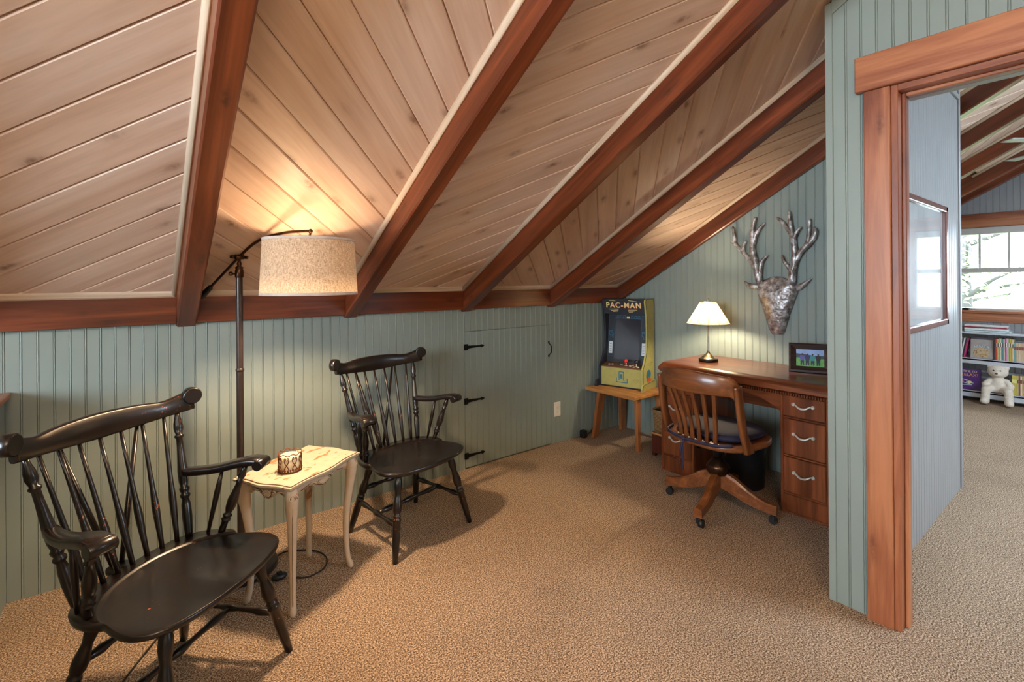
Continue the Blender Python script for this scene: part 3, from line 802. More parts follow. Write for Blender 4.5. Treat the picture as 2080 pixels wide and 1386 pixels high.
for s in (-1, 1):
    m.tube([cj + sd * s * .02, cj + sd * s * .032], .006, 8); m.box((-.004, -.013, -.008), (.004, .013, .008), .003, T=Matrix.Translation(cj + sd * s * .036) @ Matrix.Rotation(math.atan2(sd.y, sd.x), 4, 'Z'))
m.tube([(0, 0, 1.445), cj], .007, 8); m.build('clamp', M_BRONZE2, fl_)
shc = Vector((.600 - LX, 2.178 - LY, 0))
m = MB(); tp = ad * (L_ - .012) + Vector((0, 0, JZ + .099)); m.sphere(tp, .010, 10, 8); m.tube([tp, shc + Vector((0, 0, 1.545))], .005, 8)
m.tube([shc + Vector((0, 0, 1.545)), shc + Vector((0, 0, 1.505))], .006, 8)
m.lathe([(.016, 1.455), (.018, 1.46), (.018, 1.505), (.012, 1.512), (0, 1.512)], (shc.x, shc.y, 0), 12); m.build('socket', M_BRONZE2, fl_)
RB_, RT_ = .196, .184; ZB_, ZT_ = 1.297, 1.537
def drum(r0, z0, r1, z1, th, n=56):
    m = MB(); vs = []; fs = []
    prof = [(r0, z0), (r1, z1), (r1 - th, z1), (r0 - th, z0)]
    for r, z in prof:
        for j in range(n): a = 2 * pi * j / n; vs.append((shc.x + r * math.cos(a), shc.y + r * math.sin(a), z))
    for i in range(4):
        for j in range(n):
            a = i * n + j; b = i * n + (j + 1) % n; c = ((i + 1) % 4) * n + (j + 1) % n; d = ((i + 1) % 4) * n + j; fs.append([a, b, c, d])
    return m.add(vs, fs, True)
def shell_drum(r0, z0, r1, z1, n=64):
    vs = []; fs = []
    for r, z in ((r0, z0), (r1, z1)):
        for j in range(n): a = 2 * pi * j / n; vs.append((shc.x + r * math.cos(a), shc.y + r * math.sin(a), z))
    for j in range(n): fs.append([j, (j + 1) % n, n + (j + 1) % n, n + j])
    return MB().add(vs, fs, True)
shd = shell_drum(RB_, ZB_, RT_, ZT_).build('shade', M_LINEN, fl_)
drum(RB_ + .0012, ZB_, RB_ + .0006, ZB_ + .012, .0016).build('shade_band', M_LINENB, shd); drum(RT_ + .0016, ZT_ - .012, RT_ + .0012, ZT_, .0016).build('shade_band', M_LINENB, shd)
m = MB()
for j in range(3):
    a = 2 * pi * j / 3 + .4; m.tube([(shc.x, shc.y, 1.515), (shc.x + (RT_ - .002) * math.cos(a), shc.y + (RT_ - .002) * math.sin(a), 1.534)], .0018, 6)
m.build('spider', M_BRONZE2, shd)
M_BULB = emit('warm_bulb', (255, 214, 150), 12)
MB().sphere((shc.x, shc.y, 1.437), (.013, .013, .016), 12, 8).build('bulb', M_BULB, fl_)
light('floor_lamp_bulb', 'POINT', (LX + shc.x, LY + shc.y, 1.437), 13, WARM, .035)
_sp = light('floor_lamp_down_spot', 'SPOT', (LX + shc.x, LY + shc.y, 1.437), 92, WARM, .035)  # spot added at the bulb to strengthen the lamp's downward light
_sp.data.spot_size = math.radians(150); _sp.data.spot_blend = .5; _sp.data.shadow_soft_size = .04
cordpts = [(.545, 2.585, .006), (.60, 2.60, .006), (.70, 2.53, .006), (.735, 2.43, .006), (.70, 2.34, .006), (.62, 2.315, .006), (.55, 2.36, .010)]
cd = MB().tube(catmull(cordpts, 6), .0035, 6).build('lamp_cord', M_CORD, fl_, (-LX, -LY, 0))

sw = MB().sphere((0, 0, .016), (.034, .024, .016), 16, 8).build('foot_switch', M_BLACKP, fl_, (.515 - LX, 2.385 - LY, 0)); MB().lathe([(.012, .028), (.012, .034), (.008, .037), (0, .037)], n=14).build('button', M_IRON, sw)
cd2 = MB().tube(catmull([(.235, 2.52, .006), (.13, 2.38, .005), (-.02, 2.13, .005), (-.12, 1.90, .005), (-.16, 1.70, .005)], 6), .0035, 6).build('power_cord', M_CORD, fl_, (-LX, -LY, 0))

# ------------------------------------------------------------------ cream side table
TT = empty('side_table', (.5865, 2.291, 0), math.radians(32.3)); tag(TT, 'small distressed cream side table with carved apron and cabriole legs', 'table')
def serp(hx, hy, n=16):
    pts = []
    def edge(a, b, bul):
        for k in range(n):
            t = k / n; p = Vector(a).lerp(Vector(b), t); d = Vector(b) - Vector(a); nrm = Vector((d.y, -d.x)).normalized()
            off = bul * (math.sin(pi * t) ** 2 * 1.0) - bul * .55 * (math.sin(2 * pi * t) ** 2)
            pts.append((p.x + nrm.x * off, p.y + nrm.y * off))
    edge((-hx, -hy), (hx, -hy), .012); edge((hx, -hy), (hx, hy), .012); edge((hx, hy), (-hx, hy), .012); edge((-hx, hy), (-hx, -hy), .012)
    return pts
TOPZ = .540; hx, hy = .218, .152
fr = []
for sc, z in ((.05, TOPZ), (.93, TOPZ), (.955, TOPZ - .002), (.965, TOPZ - .006), (1.0, TOPZ - .007), (1.0, TOPZ - .014), (.975, TOPZ - .019), (.95, TOPZ - .024)):
    fr.append([(x * (1 - (1 - sc) * 1), y * (1 - (1 - sc) * 1), z) for x, y in serp(hx, hy)])
MB().sweep(fr, False).build('table_top', M_CREAMTOP, TT)
MB().tube([(x * .957, y * .957, TOPZ - .0035) for x, y in serp(hx, hy) + serp(hx, hy)[:1]], .0016, 5).build('edge_line', M_GLAZE, TT)
def apron(p0, p1):
    p0, p1 = Vector(p0), Vector(p1); d = (p1 - p0); nrm = Vector((d.y, -d.x, 0)).normalized()
    fr = []
    for k in range(25):
        t = k / 24; p = p0.lerp(p1, t); low = TOPZ - .062 - .020 * math.exp(-((t - .5) / .13) ** 2) + .010 * math.exp(-((t - .27) / .09) ** 2) + .010 * math.exp(-((t - .73) / .09) ** 2) - .016 * (abs(t - .5) * 2) ** 6
        bul = .006 * math.sin(pi * t)
        fr.append([p + nrm * (.004 + bul) + Vector((0, 0, TOPZ - .023)), p + nrm * (.012 + bul) + Vector((0, 0, (TOPZ + low) / 2)), p + nrm * (.004 + bul) + Vector((0, 0, low)), p - nrm * .012 + Vector((0, 0, low)), p - nrm * .012 + Vector((0, 0, TOPZ - .023))])
    o = MB().sweep(fr, True).build('apron', M_CREAM, TT)
    # carved ornament in the middle and a scratched lower line
    c = p0.lerp(p1, .5) + nrm * .016; ex = d.normalized(); m = MB(); zc = TOPZ - .058
    wide = d.length > .25
    for k in range(7):
        a = math.radians(-75 + 25 * k); l = .024
        q0 = c + Vector((0, 0, zc + .008)) ; q1 = q0 + ex * math.sin(a) * l * (1.3 if wide else 1) + Vector((0, 0, -math.cos(a) * l))
        m.tube([q0, q0.lerp(q1, .5), q0.lerp(q1, .85), q1], [.003, .0055, .005, .0015], 6)
    m.sphere(c + Vector((0, 0, zc + .012)), (.010, .010, .007), 10, 6)
    for s in (-1, 1):
        sp = [c + ex * s * (.030 + .016 * (1 - k / 14) * math.cos(k * .62)) + Vector((0, 0, zc + .004 + .014 * (1 - k / 14) * math.sin(k * .62))) for k in range(14)]
        m.tube(sp, .0032, 5)
        m.tube(catmull([c + ex * s * .046 + Vector((0, 0, zc + .004)), c + ex * s * .065 + Vector((0, 0, zc + .013)), c + ex * s * .085 + Vector((0, 0, zc + .012)) - nrm * .003], 4), [.0035 - .0002 * k for k in range(9)], 5)
    m.build('carving', M_CREAM, o)
    g = MB()
    low = [p0.lerp(p1, .12 + .76 * k / 24) + nrm * (.0075 + .006 * math.sin(pi * (.12 + .76 * k / 24))) + Vector((0, 0, TOPZ - .055 - .020 * math.exp(-(((.12 + .76 * k / 24) - .5) / .13) ** 2) + .010 * math.exp(-(((.12 + .76 * k / 24) - .27) / .09) ** 2) + .010 * math.exp(-(((.12 + .76 * k / 24) - .73) / .09) ** 2))) for k in range(25)]
    g.tube(low, .0016, 4)
    for k in range(7):
        a = math.radians(-62 + 20 * k); l = .026; q0 = c + Vector((0, 0, zc + .006)); e = q0 + ex * math.sin(a) * l * 1.1 + Vector((0, 0, -math.cos(a) * l)); g.tube([q0 + (e - q0) * .3, e], .0014, 4)
    for s in (-1, 1):
        g.tube([c + ex * s * (.030 + .011 * (1 - k / 12) * math.cos(k * .62 + .3)) + nrm * .001 + Vector((0, 0, zc + .004 + .009 * (1 - k / 12) * math.sin(k * .62 + .3))) for k in range(12)], .0015, 4)
    g.build('glaze_line', M_GLAZE, o)
ax_, ay_ = .172, .112
apron((-ax_, -ay_, 0), (ax_, -ay_, 0)); apron((ax_, -ay_, 0), (ax_, ay_, 0)); apron((ax_, ay_, 0), (-ax_, ay_, 0)); apron((-ax_, ay_, 0), (-ax_, -ay_, 0))
for sx in (-1, 1):
    for sy in (-1, 1):
        o_ = Vector((sx, sy, 0)).normalized()
        base = Vector((sx * .170, sy * .1145, 0))
        prof = [(TOPZ - .022, .010, .021), (TOPZ - .055, .020, .027), (TOPZ - .095, .019, .025), (TOPZ - .16, .010, .020), (.28, -.002, .0165), (.17, -.006, .0140), (.08, -.002, .0125), (.038, .004, .0125), (.020, .010, .0150), (.006, .013, .0140), (0.0, .012, .010)]
        pts = catmull([base + o_ * off + Vector((0, 0, z)) for z, off, r in prof], 3); rr = []
        for i in range(len(prof) - 1):
            for k in range(3): rr.append(prof[i][2] + (prof[i + 1][2] - prof[i][2]) * k / 3)
        rr.append(prof[-1][2])
        lg = MB().tube(pts, rr, 8, up=o_ ).build('leg', M_CREAM, TT)
        # knee rosette and ridge glaze
        m = MB(); g = MB(); cc = base + o_ * .043 + Vector((0, 0, TOPZ - .056)); sdv = Vector((-o_.y, o_.x, 0))
        sp = [cc + sdv * (.016 * (1 - k / 18) * math.cos(k * .6)) + Vector((0, 0, .016 * (1 - k / 18) * math.sin(k * .6))) for k in range(18)]
        m.tube(sp, .0035, 5); m.build('carving', M_CREAM, lg)
        g.tube([p + o_ * .001 + sdv * .004 for p in sp], .0014, 4)
        g.tube([base + o_ * (off + r * .96) + Vector((0, 0, z)) for z, off, r in prof[2:8]], .0015, 4)
        g.build('glaze_line', M_GLAZE, lg)

cdl = empty('candle_holder', (.527, 2.232, TOPZ)); tag(cdl, 'ivory candle in a rusty scrollwork holder on the cream side table', 'candle')
MB().lathe([(.0, .004), (.040, .004), (.042, .008), (.042, .066), (.038, .070), (.012, .066), (0, .066)], n=28).build('candle', M_CANDLE, cdl)
m = MB(); R_ = .0465
def cyl(a, z): return (R_ * math.cos(a), R_ * math.sin(a), z)
m.tube([cyl(2 * pi * k / 36, .003) for k in range(37)], .0022, 5)
m.tube([cyl(2 * pi * k / 72, .078 + .0035 * math.cos(k * .7)) for k in range(73)], .0020, 5)
for j in range(9):
    a0 = 2 * pi * j / 9
    for s in (-1, 1):
        S = []
        for k in range(11): q = k / 10; S.append((a0 + s * (.10 + .10 * (1 - q) * math.cos(4.6 * q)), .060 + .012 * (1 - q) * math.sin(4.6 * q)))
        S = S[::-1] + [(a0 + s * .20 * math.cos(pi * q), .056 - .040 * q) for q in (.1, .25, .4, .55, .7, .85)]
        for k in range(9): q = k / 8; S.append((a0 - s * (.12 + .09 * (1 - q) * math.cos(4.6 * q)), .016 - .010 * (1 - q) * math.sin(4.6 * q)))
        m.tube([cyl(a, z) for a, z in S], .0018, 5)
    m.tube([cyl(a0 + .35, .003), cyl(a0 + .35, .012)], .002, 5); m.sphere(cyl(a0 + .35, .015), .004, 6, 5)
m.build('scrollwork', M_RUST, cdl)

# ------------------------------------------------------------------ desk
DXF, DXB, DY0, DY1, DH = 2.965, 3.525, 1.00, 2.06, .762
DK = empty('writing_desk', (DXF, DY1, 0)); tag(DK, 'brown walnut kneehole desk with rounded top against the gable wall', 'desk')
W_ = DY1 - DY0; DP = DXB - DXF
# local: x depth from front (0 = drawer fronts), y from -W to 0
roll = [(DP, DH), (.04, DH)] + [(.04 - .052 * math.sin(a), DH - .052 + .052 * math.cos(a)) for a in [pi / 2 * k / 8 for k in range(1, 9)]] + [(-.012, DH - .058), (.004, DH - .066), (DP, DH - .066)]
tpm = MB(); n = len(roll)
fr = []
for yy_, sc in ((.018, .0), (.016, .35), (.010, .7), (0.0, 1.0), (-.01, 1.0), (-W_ + .01, 1.0), (-W_, 1.0), (-W_ - .010, .7), (-W_ - .016, .35), (-W_ - .018, 0)):
    fr.append([(x, yy_, DH - .066 * .5 + (z - (DH - .033)) * (.25 + .75 * sc) if sc < 1 else z) for x, z in roll])
tpm.sweep(fr, False).build('desk_top', M_DESK_Y, DK)
m = MB(); 
for k in range(int(W_ / .014)):
    y = -.01 - k * .014; m.box((-.006, y - .009, DH - .083), (.01, y, DH - .068), .0015)
m.build('notched_moulding', M_DESK_Y, DK)
PW = .252
def pedestal(y1, y0):
    b = MB(); b.box((.012, y0, .012), (DP - .01, y1, DH - .066), .004); b.build('pedestal', M_DESK_Z, DK)
    m = MB(); m.box((-.002, y0, .0), (.03, y1, .012), .003); m.box((0, y0 + .004, .012), (.014, y1 - .004, .108), .003)
    m.build('plinth', M_DESK_Z, DK)
    for s_ in (y0, y1 - .016): MB().box((-.004, s_, .012), (.014, s_ + .016, DH - .083), .004).build('stile', M_DESK_Z, DK)
    for z in (.117 - .006, .324 + .003, .545 + .003): MB().box((-.003, y0 + .016, z), (.014, y1 - .016, z + .010), .003).build('rail', M_DESK_Y, DK)
    for z0, z1 in ((.123, .324), (.341, .545), (.562, .678)):
        d = MB().box((-.006, y0 + .017, z0), (.014, y1 - .017, z1), .004).build('drawer', M_DESK_Z, DK)
        yc = (y0 + y1) / 2; zc = z0 + (z1 - z0) * .58
        h = MB(); 
        h.tube(catmull([(-.012, yc + .046, zc + .008), (-.022, yc + .036, zc + .006), (-.028, yc + .018, zc - .006), (-.030, yc, zc - .009), (-.028, yc - .018, zc - .006), (-.022, yc - .036, zc + .006), (-.012, yc - .046, zc + .008)], 4), [.004 + .0035 * math.sin(pi * k / 24) for k in range(25)], 8, flat=.7)
        for s in (-1, 1):
            h.tube([(-.005, yc + s * .050, zc + .006), (-.018, yc + s * .050, zc + .006)], .0095, 12); h.sphere((-.019, yc + s * .050, zc + .006), (.005, .007, .007), 8, 6)
        h.build('handle', M_SILVER, d)
pedestal(0, -PW); pedestal(-W_ + PW, -W_)
arch = []
ya, yb = -PW, -W_ + PW
for k in range(17):
    t = k / 16; arch.append((ya + (yb - ya) * t, .578 + .085 * math.sin(pi * t) ** .7 if 0 < t < 1 else .578))
MB().prism([(ya, DH - .083)] + arch + [(yb, DH - .083)], 'x', .0, .016).build('arched_apron', M_DESK_Y, DK)
MB().box((DP - .02, yb, .45), (DP - .008, ya, DH - .066)).build('back_panel', M_DESK_Y, DK)

# desk lamp
dl = empty('desk_lamp', (3.252, 1.862, DH)); tag(dl, 'lit nickel table lamp with a raffia cone shade on the desk', 'lamp')
MB().lathe([(0, 0), (.063, 0), (.066, .004), (.066, .018), (.062, .022)], n=32).build('base', M_IRON, dl)
MB().lathe([(.062, .021), (.058, .026), (.046, .029), (.044, .033), (.026, .046), (.018, .056), (.012, .060), (.012, .068), (.007, .072), (.0065, .08), (.0065, .235), (.0065, .245), (.010, .25), (.014, .262), (.024, .266), (.024, .272), (.012, .278), (.012, .31), (0, .31)], n=24).build('stem', M_NICKEL, dl)
def cone(r0, z0, r1, z1, n=48):
    vs = []; fs = []; rows = 8
    for i in range(rows + 1):
        t = i / rows; r = r0 + (r1 - r0) * t
        for j in range(n): a = 2 * pi * j / n; vs.append((r * math.cos(a), r * math.sin(a), z0 + (z1 - z0) * t))
    for i in range(rows):
        for j in range(n): fs.append([i * n + j, i * n + (j + 1) % n, (i + 1) * n + (j + 1) % n, (i + 1) * n + j])
    return MB().add(vs, fs, True)
dsh = cone(.146, .272, .054, .424).build('shade', M_RAFFIA, dl)
m = MB()
for j in range(12): a = 2 * pi * j / 12; MB().tube([(.1475 * math.cos(a), .1475 * math.sin(a), .272), (.055 * math.cos(a), .055 * math.sin(a), .424)], .0011, 5).build('shade_rib', M_BRONZE2, dsh)
m = MB(); m.tube([(.147 * math.cos(2 * pi * k / 48), .147 * math.sin(2 * pi * k / 48), .272) for k in range(49)], .0028, 6); m.tube([(.055 * math.cos(2 * pi * k / 32), .055 * math.sin(2 * pi * k / 32), .424) for k in range(33)], .002, 6)
for j in range(3): a = 2 * pi * j / 3; m.tube([(0, 0, .43), (.055 * math.cos(a), .055 * math.sin(a), .424)], .0014, 5)
m.build('shade_ring', M_NICKEL, dsh)
MB().lathe([(.003, .424), (.009, .430), (.004, .436), (.007, .444), (.004, .452), (0, .454)], n=10).build('finial', M_NICKEL, dl)
MB().sphere((0, 0, .345), (.012, .012, .015), 12, 8).build('bulb', M_BULB, dl)
light('desk_lamp_bulb', 'POINT', (3.252, 1.862, DH + .345), 32, (1.0, .82, .56), .028)
MB().tube(catmull([(.04, .03, .012), (.09, .06, .006), (.14, .10, .022), (.19, .14, .012), (.22, .16, .005), (.25, .17, .0045)], 5), .003, 6).build('lamp_wire', M_CORD, dl)

# photo frame on the desk
pf = empty('photo_frame', (3.325, 1.225, DH + .001), math.radians(-69.0)); tag(pf, 'dark wooden frame with a photo of four people standing on the desk', 'picture frame')
T_ = Matrix.Rotation(math.radians(-16), 4, 'X')
FW, FH = .232, .182
m = MB()
def fbar(m, a, b, c, d):   # mitred bar: outer a-b, inner d-c
    vs = []
    for z in (0, 1):
        pass
def frame_ring(ow, oh, iw, ih, d0, d1, T):
    m = MB(); o = [(-ow / 2, 0), (ow / 2, 0), (ow / 2, oh), (-ow / 2, oh)]; k = (oh - ih) / 2; i_ = [(-iw / 2, k), (iw / 2, k), (iw / 2, k + ih), (-iw / 2, k + ih)]
    vs = [T @ Vector((x, -d0, z)) for x, z in o] + [T @ Vector((x, -d1, z)) for x, z in i_] + [T @ Vector((x, .010, z)) for x, z in i_] + [T @ Vector((x, .010, z)) for x, z in o]
    fs = []
    for r in range(3):
        for j in range(4): fs.append([r * 4 + j, r * 4 + (j + 1) % 4, (r + 1) * 4 + (j + 1) % 4, (r + 1) * 4 + j])
    for j in range(4): fs.append([12 + j, 12 + (j + 1) % 4, (j + 1) % 4, j])
    return m.add(vs, fs)
frame_ring(FW, FH, FW - .022, FH - .022, .012, .016, T_).build('outer_moulding', M_DARKWOOD, pf)
T2 = T_ @ Matrix.Translation((0, 0, .011)); frame_ring(FW - .022, FH - .022, FW - .082, FH - .076, .015, .002, T2).build('inner_moulding', M_DARKWOOD, pf)
T3 = T_ @ Matrix.Translation((0, -.001, .036)); pw, ph = FW - .078, FH - .072
P_SKY = plain('print_sky', (150, 172, 214), .3); P_HILL = plain('print_hill', (58, 72, 84), .3, var=.2, vs=120); P_GRASS = plain('print_grass', (104, 166, 86), .3, var=.15, vs=160)
PSH = [plain('print_shirt_%s' % n_, c_, .3) for n_, c_ in (('violet', (92, 88, 158)), ('indigo', (52, 48, 84)), ('teal', (60, 138, 142)), ('brown', (44, 34, 36)))]; P_PANTS = plain('print_trousers', (34, 44, 62), .3); P_SKIN = plain('print_head', (66, 46, 44), .3)
m = MB()
def quad(mat, pts, d): m.mat(mat); m.add([T3 @ Vector((x, -d, z)) for x, z in pts], [list(range(len(pts)))])
quad(P_SKY, [(-pw / 2, ph * .5), (pw / 2, ph * .5), (pw / 2, ph), (-pw / 2, ph)], 0)
quad(P_GRASS, [(-pw / 2, 0), (pw / 2, 0), (pw / 2, ph * .52), (-pw / 2, ph * .56)], .0002)
quad(P_HILL, [(-pw / 2, ph * .50), (pw / 2, ph * .48), (pw / 2, ph * .66), (.02, ph * .64), (-.02, ph * .70), (-pw / 2, ph * .74)], .0003)
for q_, (xx, mt) in enumerate(((-.042, PSH[0]), (-.014, PSH[1]), (.014, PSH[2]), (.044, PSH[3]))):
    quad(P_PANTS, [(xx - .010, ph * .08), (xx - .002, ph * .08), (xx, ph * .25), (xx + .002, ph * .08), (xx + .010, ph * .08), (xx + .010, ph * .38), (xx - .010, ph * .38)], .0005)
    quad(mt, [(xx - .010, ph * .34), (xx + .010, ph * .34), (xx + .015, ph * .58), (xx + .008, ph * .64), (xx - .008, ph * .64), (xx - .015, ph * .58)], .0006)
    quad(P_SKIN, [(xx + .005 * math.cos(a), ph * .70 + .006 * math.sin(a)) for a in [2 * pi * k / 10 for k in range(10)]], .0007)
m.build('photo_print', None, pf)
MB().box((-.02, 0, 0), (.02, .003, .14), T=Matrix.Translation((0, .094, .001)) @ Matrix.Rotation(math.radians(15), 4, 'X')).build('easel_back', M_BLACKP, pf)

# ------------------------------------------------------------------ oak swivel chair
SWC = (2.710, 1.497)
sc_ = empty('swivel_chair', (SWC[0], SWC[1], 0), math.radians(-3)); tag(sc_, 'oak banker swivel chair with slatted back pulled up to the desk', 'chair')
# local: facing +x, lateral y (image right = -y)
def seat_outline(n=48):
    pts = []
    for k in range(n):
        a = 2 * pi * k / n; c, s = math.cos(a), math.sin(a)
        e = 2.0 / 2.9; x = abs(c) ** e * (1 if c > 0 else -1); y = abs(s) ** e * (1 if s > 0 else -1)
        if x < 0: pts.append((x * .235, y * .262 * (1 - .06 * (-x))))
        else: pts.append((x * .235, y * .268))
    return pts
SO = seat_outline(); fr = []
for f_, z in ((.03, .436), (.5, .438), (.85, .450), (.96, .452), (1.0, .445), (1.0, .425), (.97, .416), (.6, .410), (.03, .410)):
    fr.append([(x * f_, y * f_, z) for x, y in SO])
MB().sweep(fr, True).build('seat', M_OAK_X, sc_)
def backcurve(t, lift):      # t -1..1 around the back; returns (x, y)
    a = t * 1.12
    return (-.02 - .215 * math.cos(a) - lift * .02, .272 * math.sin(a))
fr = []
for k in range(31):
    t = -1 + 2 * k / 30; x, y = backcurve(t * .98, 3.0); a = abs(t)
    nx, ny = -math.cos(t * 1.1), math.sin(t * 1.1) * .8
    zt_ = .838 + .012 * math.cos(t * pi * .9) - .050 * max(0, (a - .78) / .22) ** 2
    zb = .722 + .022 * math.cos(t * pi) * 0 + .008 * math.cos(t * pi / 2) - .06 * max(0, (a - .80) / .2) ** 1.5
    th = .013
    fr.append([(x + nx * th * q, y + ny * th * q, zb + (zt_ - zb) * w_) for q, w_ in ((1, .06), (1, .94), (.5, 1), (-.5, 1), (-1, .94), (-1, .06), (-.5, 0), (.5, 0))])
MB().sweep(fr, True).build('crest_rail', M_OAK_Y, sc_)
for s in (-1, 1):
    x0, y0 = backcurve(s * .985, 3.0)
    pth = catmull([(x0 - .026, y0 - s * .002, .785), (x0 - .014, y0 + s * .001, .70), (x0 + .002, y0 + s * .004, .60), (x0 + .022, y0 + s * .004, .52), (x0 + .055, y0 + s * .006, .455), (x0 + .070, y0 + s * .006, .415)], 4)
    fr = []
    for i, p in enumerate(pth):
        u = i / (len(pth) - 1); w = .030 - .002 * math.sin(pi * min(1, u * 1.15)) + (.010 * max(0, (u - .6) / .4)); th = .0135
        fr.append([p + Vector((a_ * w, b_ * th, 0)) for a_, b_ in ((1, .6), (.7, 1), (-.7, 1), (-1, .6), (-1, -.6), (-.7, -1), (.7, -1), (1, -.6))])
    MB().sweep(fr, True).build('back_post', M_OAK_Z, sc_)
for k in range(6):
    q = (k - 2.5) / 2.5
    yb_ = .105 * q; xb_ = -.212 + .02 * q * q
    tt = q * .50; xt, yt = backcurve(tt, 3.0)
    p = [Vector((xb_, yb_, .440)), Vector((xb_ - .016, yb_ + (yt - yb_) * .3, .56)), Vector((xt - .003, yt, .74))]
    fr = []
    for pp in catmull(p, 4):
        fr.append([pp + Vector((dx_, dy_, 0)) for dx_, dy_ in ((.006, .0105), (-.006, .0105), (-.006, -.0105), (.006, -.0105))])
    MB().sweep(fr, False).build('slat', M_OAK_Z, sc_)
    MB().sphere((xb_ - .012, yb_ + .018, .452), .005, 8, 6).build('upholstery_nail', M_SILVER, sc_)
m = MB(); m.box((-.10, -.075, .385), (.10, .075, .410), .006); m.tube([(-.05, -.10, .365), (-.05, .10, .365)], .014, 10)
m.tube([(.05, -.10, .37), (.05, .10, .37)], .010, 10); m.lathe([(.022, .29), (.024, .33), (.040, .36), (.040, .388), (0, .388)], n=16)
for s in (-1, 1): m.tube([(-.05, s * .085, .365), (-.05, s * .099, .365)], .028, 14)
m.build('tilt_mechanism', M_IRON, sc_)
MB().lathe([(.03, .20), (.052, .205), (.064, .222), (.060, .236), (.066, .246), (.058, .262), (.046, .276), (.034, .292), (.022, .305), (0, .305)], n=24).build('hub', M_BRONZE2, sc_)
for k in range(4):
    a = math.radians(100 + 3) + k * pi / 2
    u = Vector((math.cos(a), math.sin(a), 0)); v = Vector((-u.y, u.x, 0))
    prof = [(.010, .225, .135), (.05, .222, .125), (.10, .200, .105), (.16, .160, .082), (.22, .128, .070), (.27, .112, .062), (.315, .108, .058)]
    fr = []
    for r, zt_, zb in prof:
        w = .024 - .003 * r / .3
        fr.append([u * r + v * (q * w) + Vector((0, 0, zb + (zt_ - zb) * h)) for q, h in ((1, 0), (1, .85), (.7, 1), (-.7, 1), (-1, .85), (-1, 0))])
    lg = MB().sweep(fr, False).build('leg', M_OAK_X, sc_)
    c = u * .292; m = MB(); m.tube([c + Vector((0, 0, .060)), c + Vector((0, 0, .040))], .010, 10)
    off = v * .010; m.tube([c + off - v * .012 + Vector((0, 0, .022)), c + off + v * .012 + Vector((0, 0, .022))], .022, 16)
    m.box((-.004, -.016, .02), (.012, .016, .05), .003, T=Matrix.Translation(c) @ Matrix.Rotation(a, 4, 'Z'))
    m.build('caster', M_BLACKP, lg)
cu_ = empty('seat_cushion', (SWC[0], SWC[1], .452), math.radians(-3)); tag(cu_, 'navy tie-on cushion on the oak swivel chair seat', 'cushion')
fr = []
CO = [(x * .86 + .022, y * .86) for x, y in SO]
for f_, z in ((.02, .048), (.4, .050), (.75, .047), (.93, .040), (1.0, .026), (1.0, .014), (.95, .003), (.5, .0), (.02, .0)):
    fr.append([(.018 + (x - .018) * f_, y * f_, z) for x, y in CO])
pad = MB().sweep(fr, True).build('pad', M_NAVY, cu_)
MB().tube([(.018 + (x - .018) * 1.005, y * 1.005, .020) for x, y in CO + CO[:1]], .0035, 6).build('piping', M_NAVYT, pad)
tie = [(-.13, .215, .012), (-.20, .20, .004), (-.238, .12, -.002), (-.246, .03, -.006), (-.246, -.06, -.004), (-.238, -.14, .0), (-.19, -.205, .006)]
MB().tube(catmull(tie, 4), .006, 6, flat=1.6).build('tie_strap', M_NAVYT, cu_)
m = MB()
for q, dy in ((0, .0), (1, .022)): m.tube(catmull([(-.246, .055, -.004), (-.256, .055 + dy * .5, -.05), (-.250, .060 + dy, -.12), (-.252, .058 + dy, -.185 + .02 * q)], 4), .006, 6, flat=.5)
m.sphere((-.250, .055, -.006), (.010, .014, .009), 8, 6); m.build('tie_tail', M_NAVYT, cu_)

# black bin under the desk
bx = empty('waste_bin', (3.16, 1.565, 0)); tag(bx, 'black bin standing in the dark desk kneehole', 'bin')
MB().lathe([(0, .001), (.115, .001), (.12, .006), (.135, .30), (.140, .305), (.140, .315), (.128, .315), (.112, .02), (0, .02)], n=28).build('body', M_BLACKP, bx)

# ------------------------------------------------------------------ pine stool table with arcade cabinet
STZ = .436
st = empty('pine_stool', (3.275, 2.622, 0)); tag(st, 'low honey pine stool table with splayed legs in the corner', 'stool')
MB().box((-.222, -.262, STZ - .026), (.225, .262, STZ), .004).build('stool_top', M_PINE_Y, st)
for sx, sy, fx, fy in ((-1, -1, -.160, -.242), (-1, 1, -.155, .215), (1, -1, .215, -.235), (1, 1, .215, .215)):
    t0 = Vector((sx * .135, sy * .150, STZ - .026)); b0 = Vector((fx, fy, 0))
    if sy < 0: t0 = Vector((sx * .130, -.215, STZ - .026))
    wide = .034 if sy > 0 else .017
    fr = []
    for p, w, th in ((t0, wide * 1.15, .016), (t0.lerp(b0, .5), wide, .015), (b0, wide * .78, .014)):
        fr.append([p + Vector((a_ * w, b_ * th, 0)) for a_, b_ in ((1, 1), (-1, 1), (-1, -1), (1, -1))])
    fr = [[Vector((q.x, q.y, max(q.z, 0))) for q in f_] for f_ in fr]
    MB().sweep(fr, False).build('leg', M_PINE_Z, st)
for q in (-.13, .13): MB().box((q - .016, -.235, STZ - .048), (q + .016, .20, STZ - .026), .003).build('batten', M_PINE_Y, st)

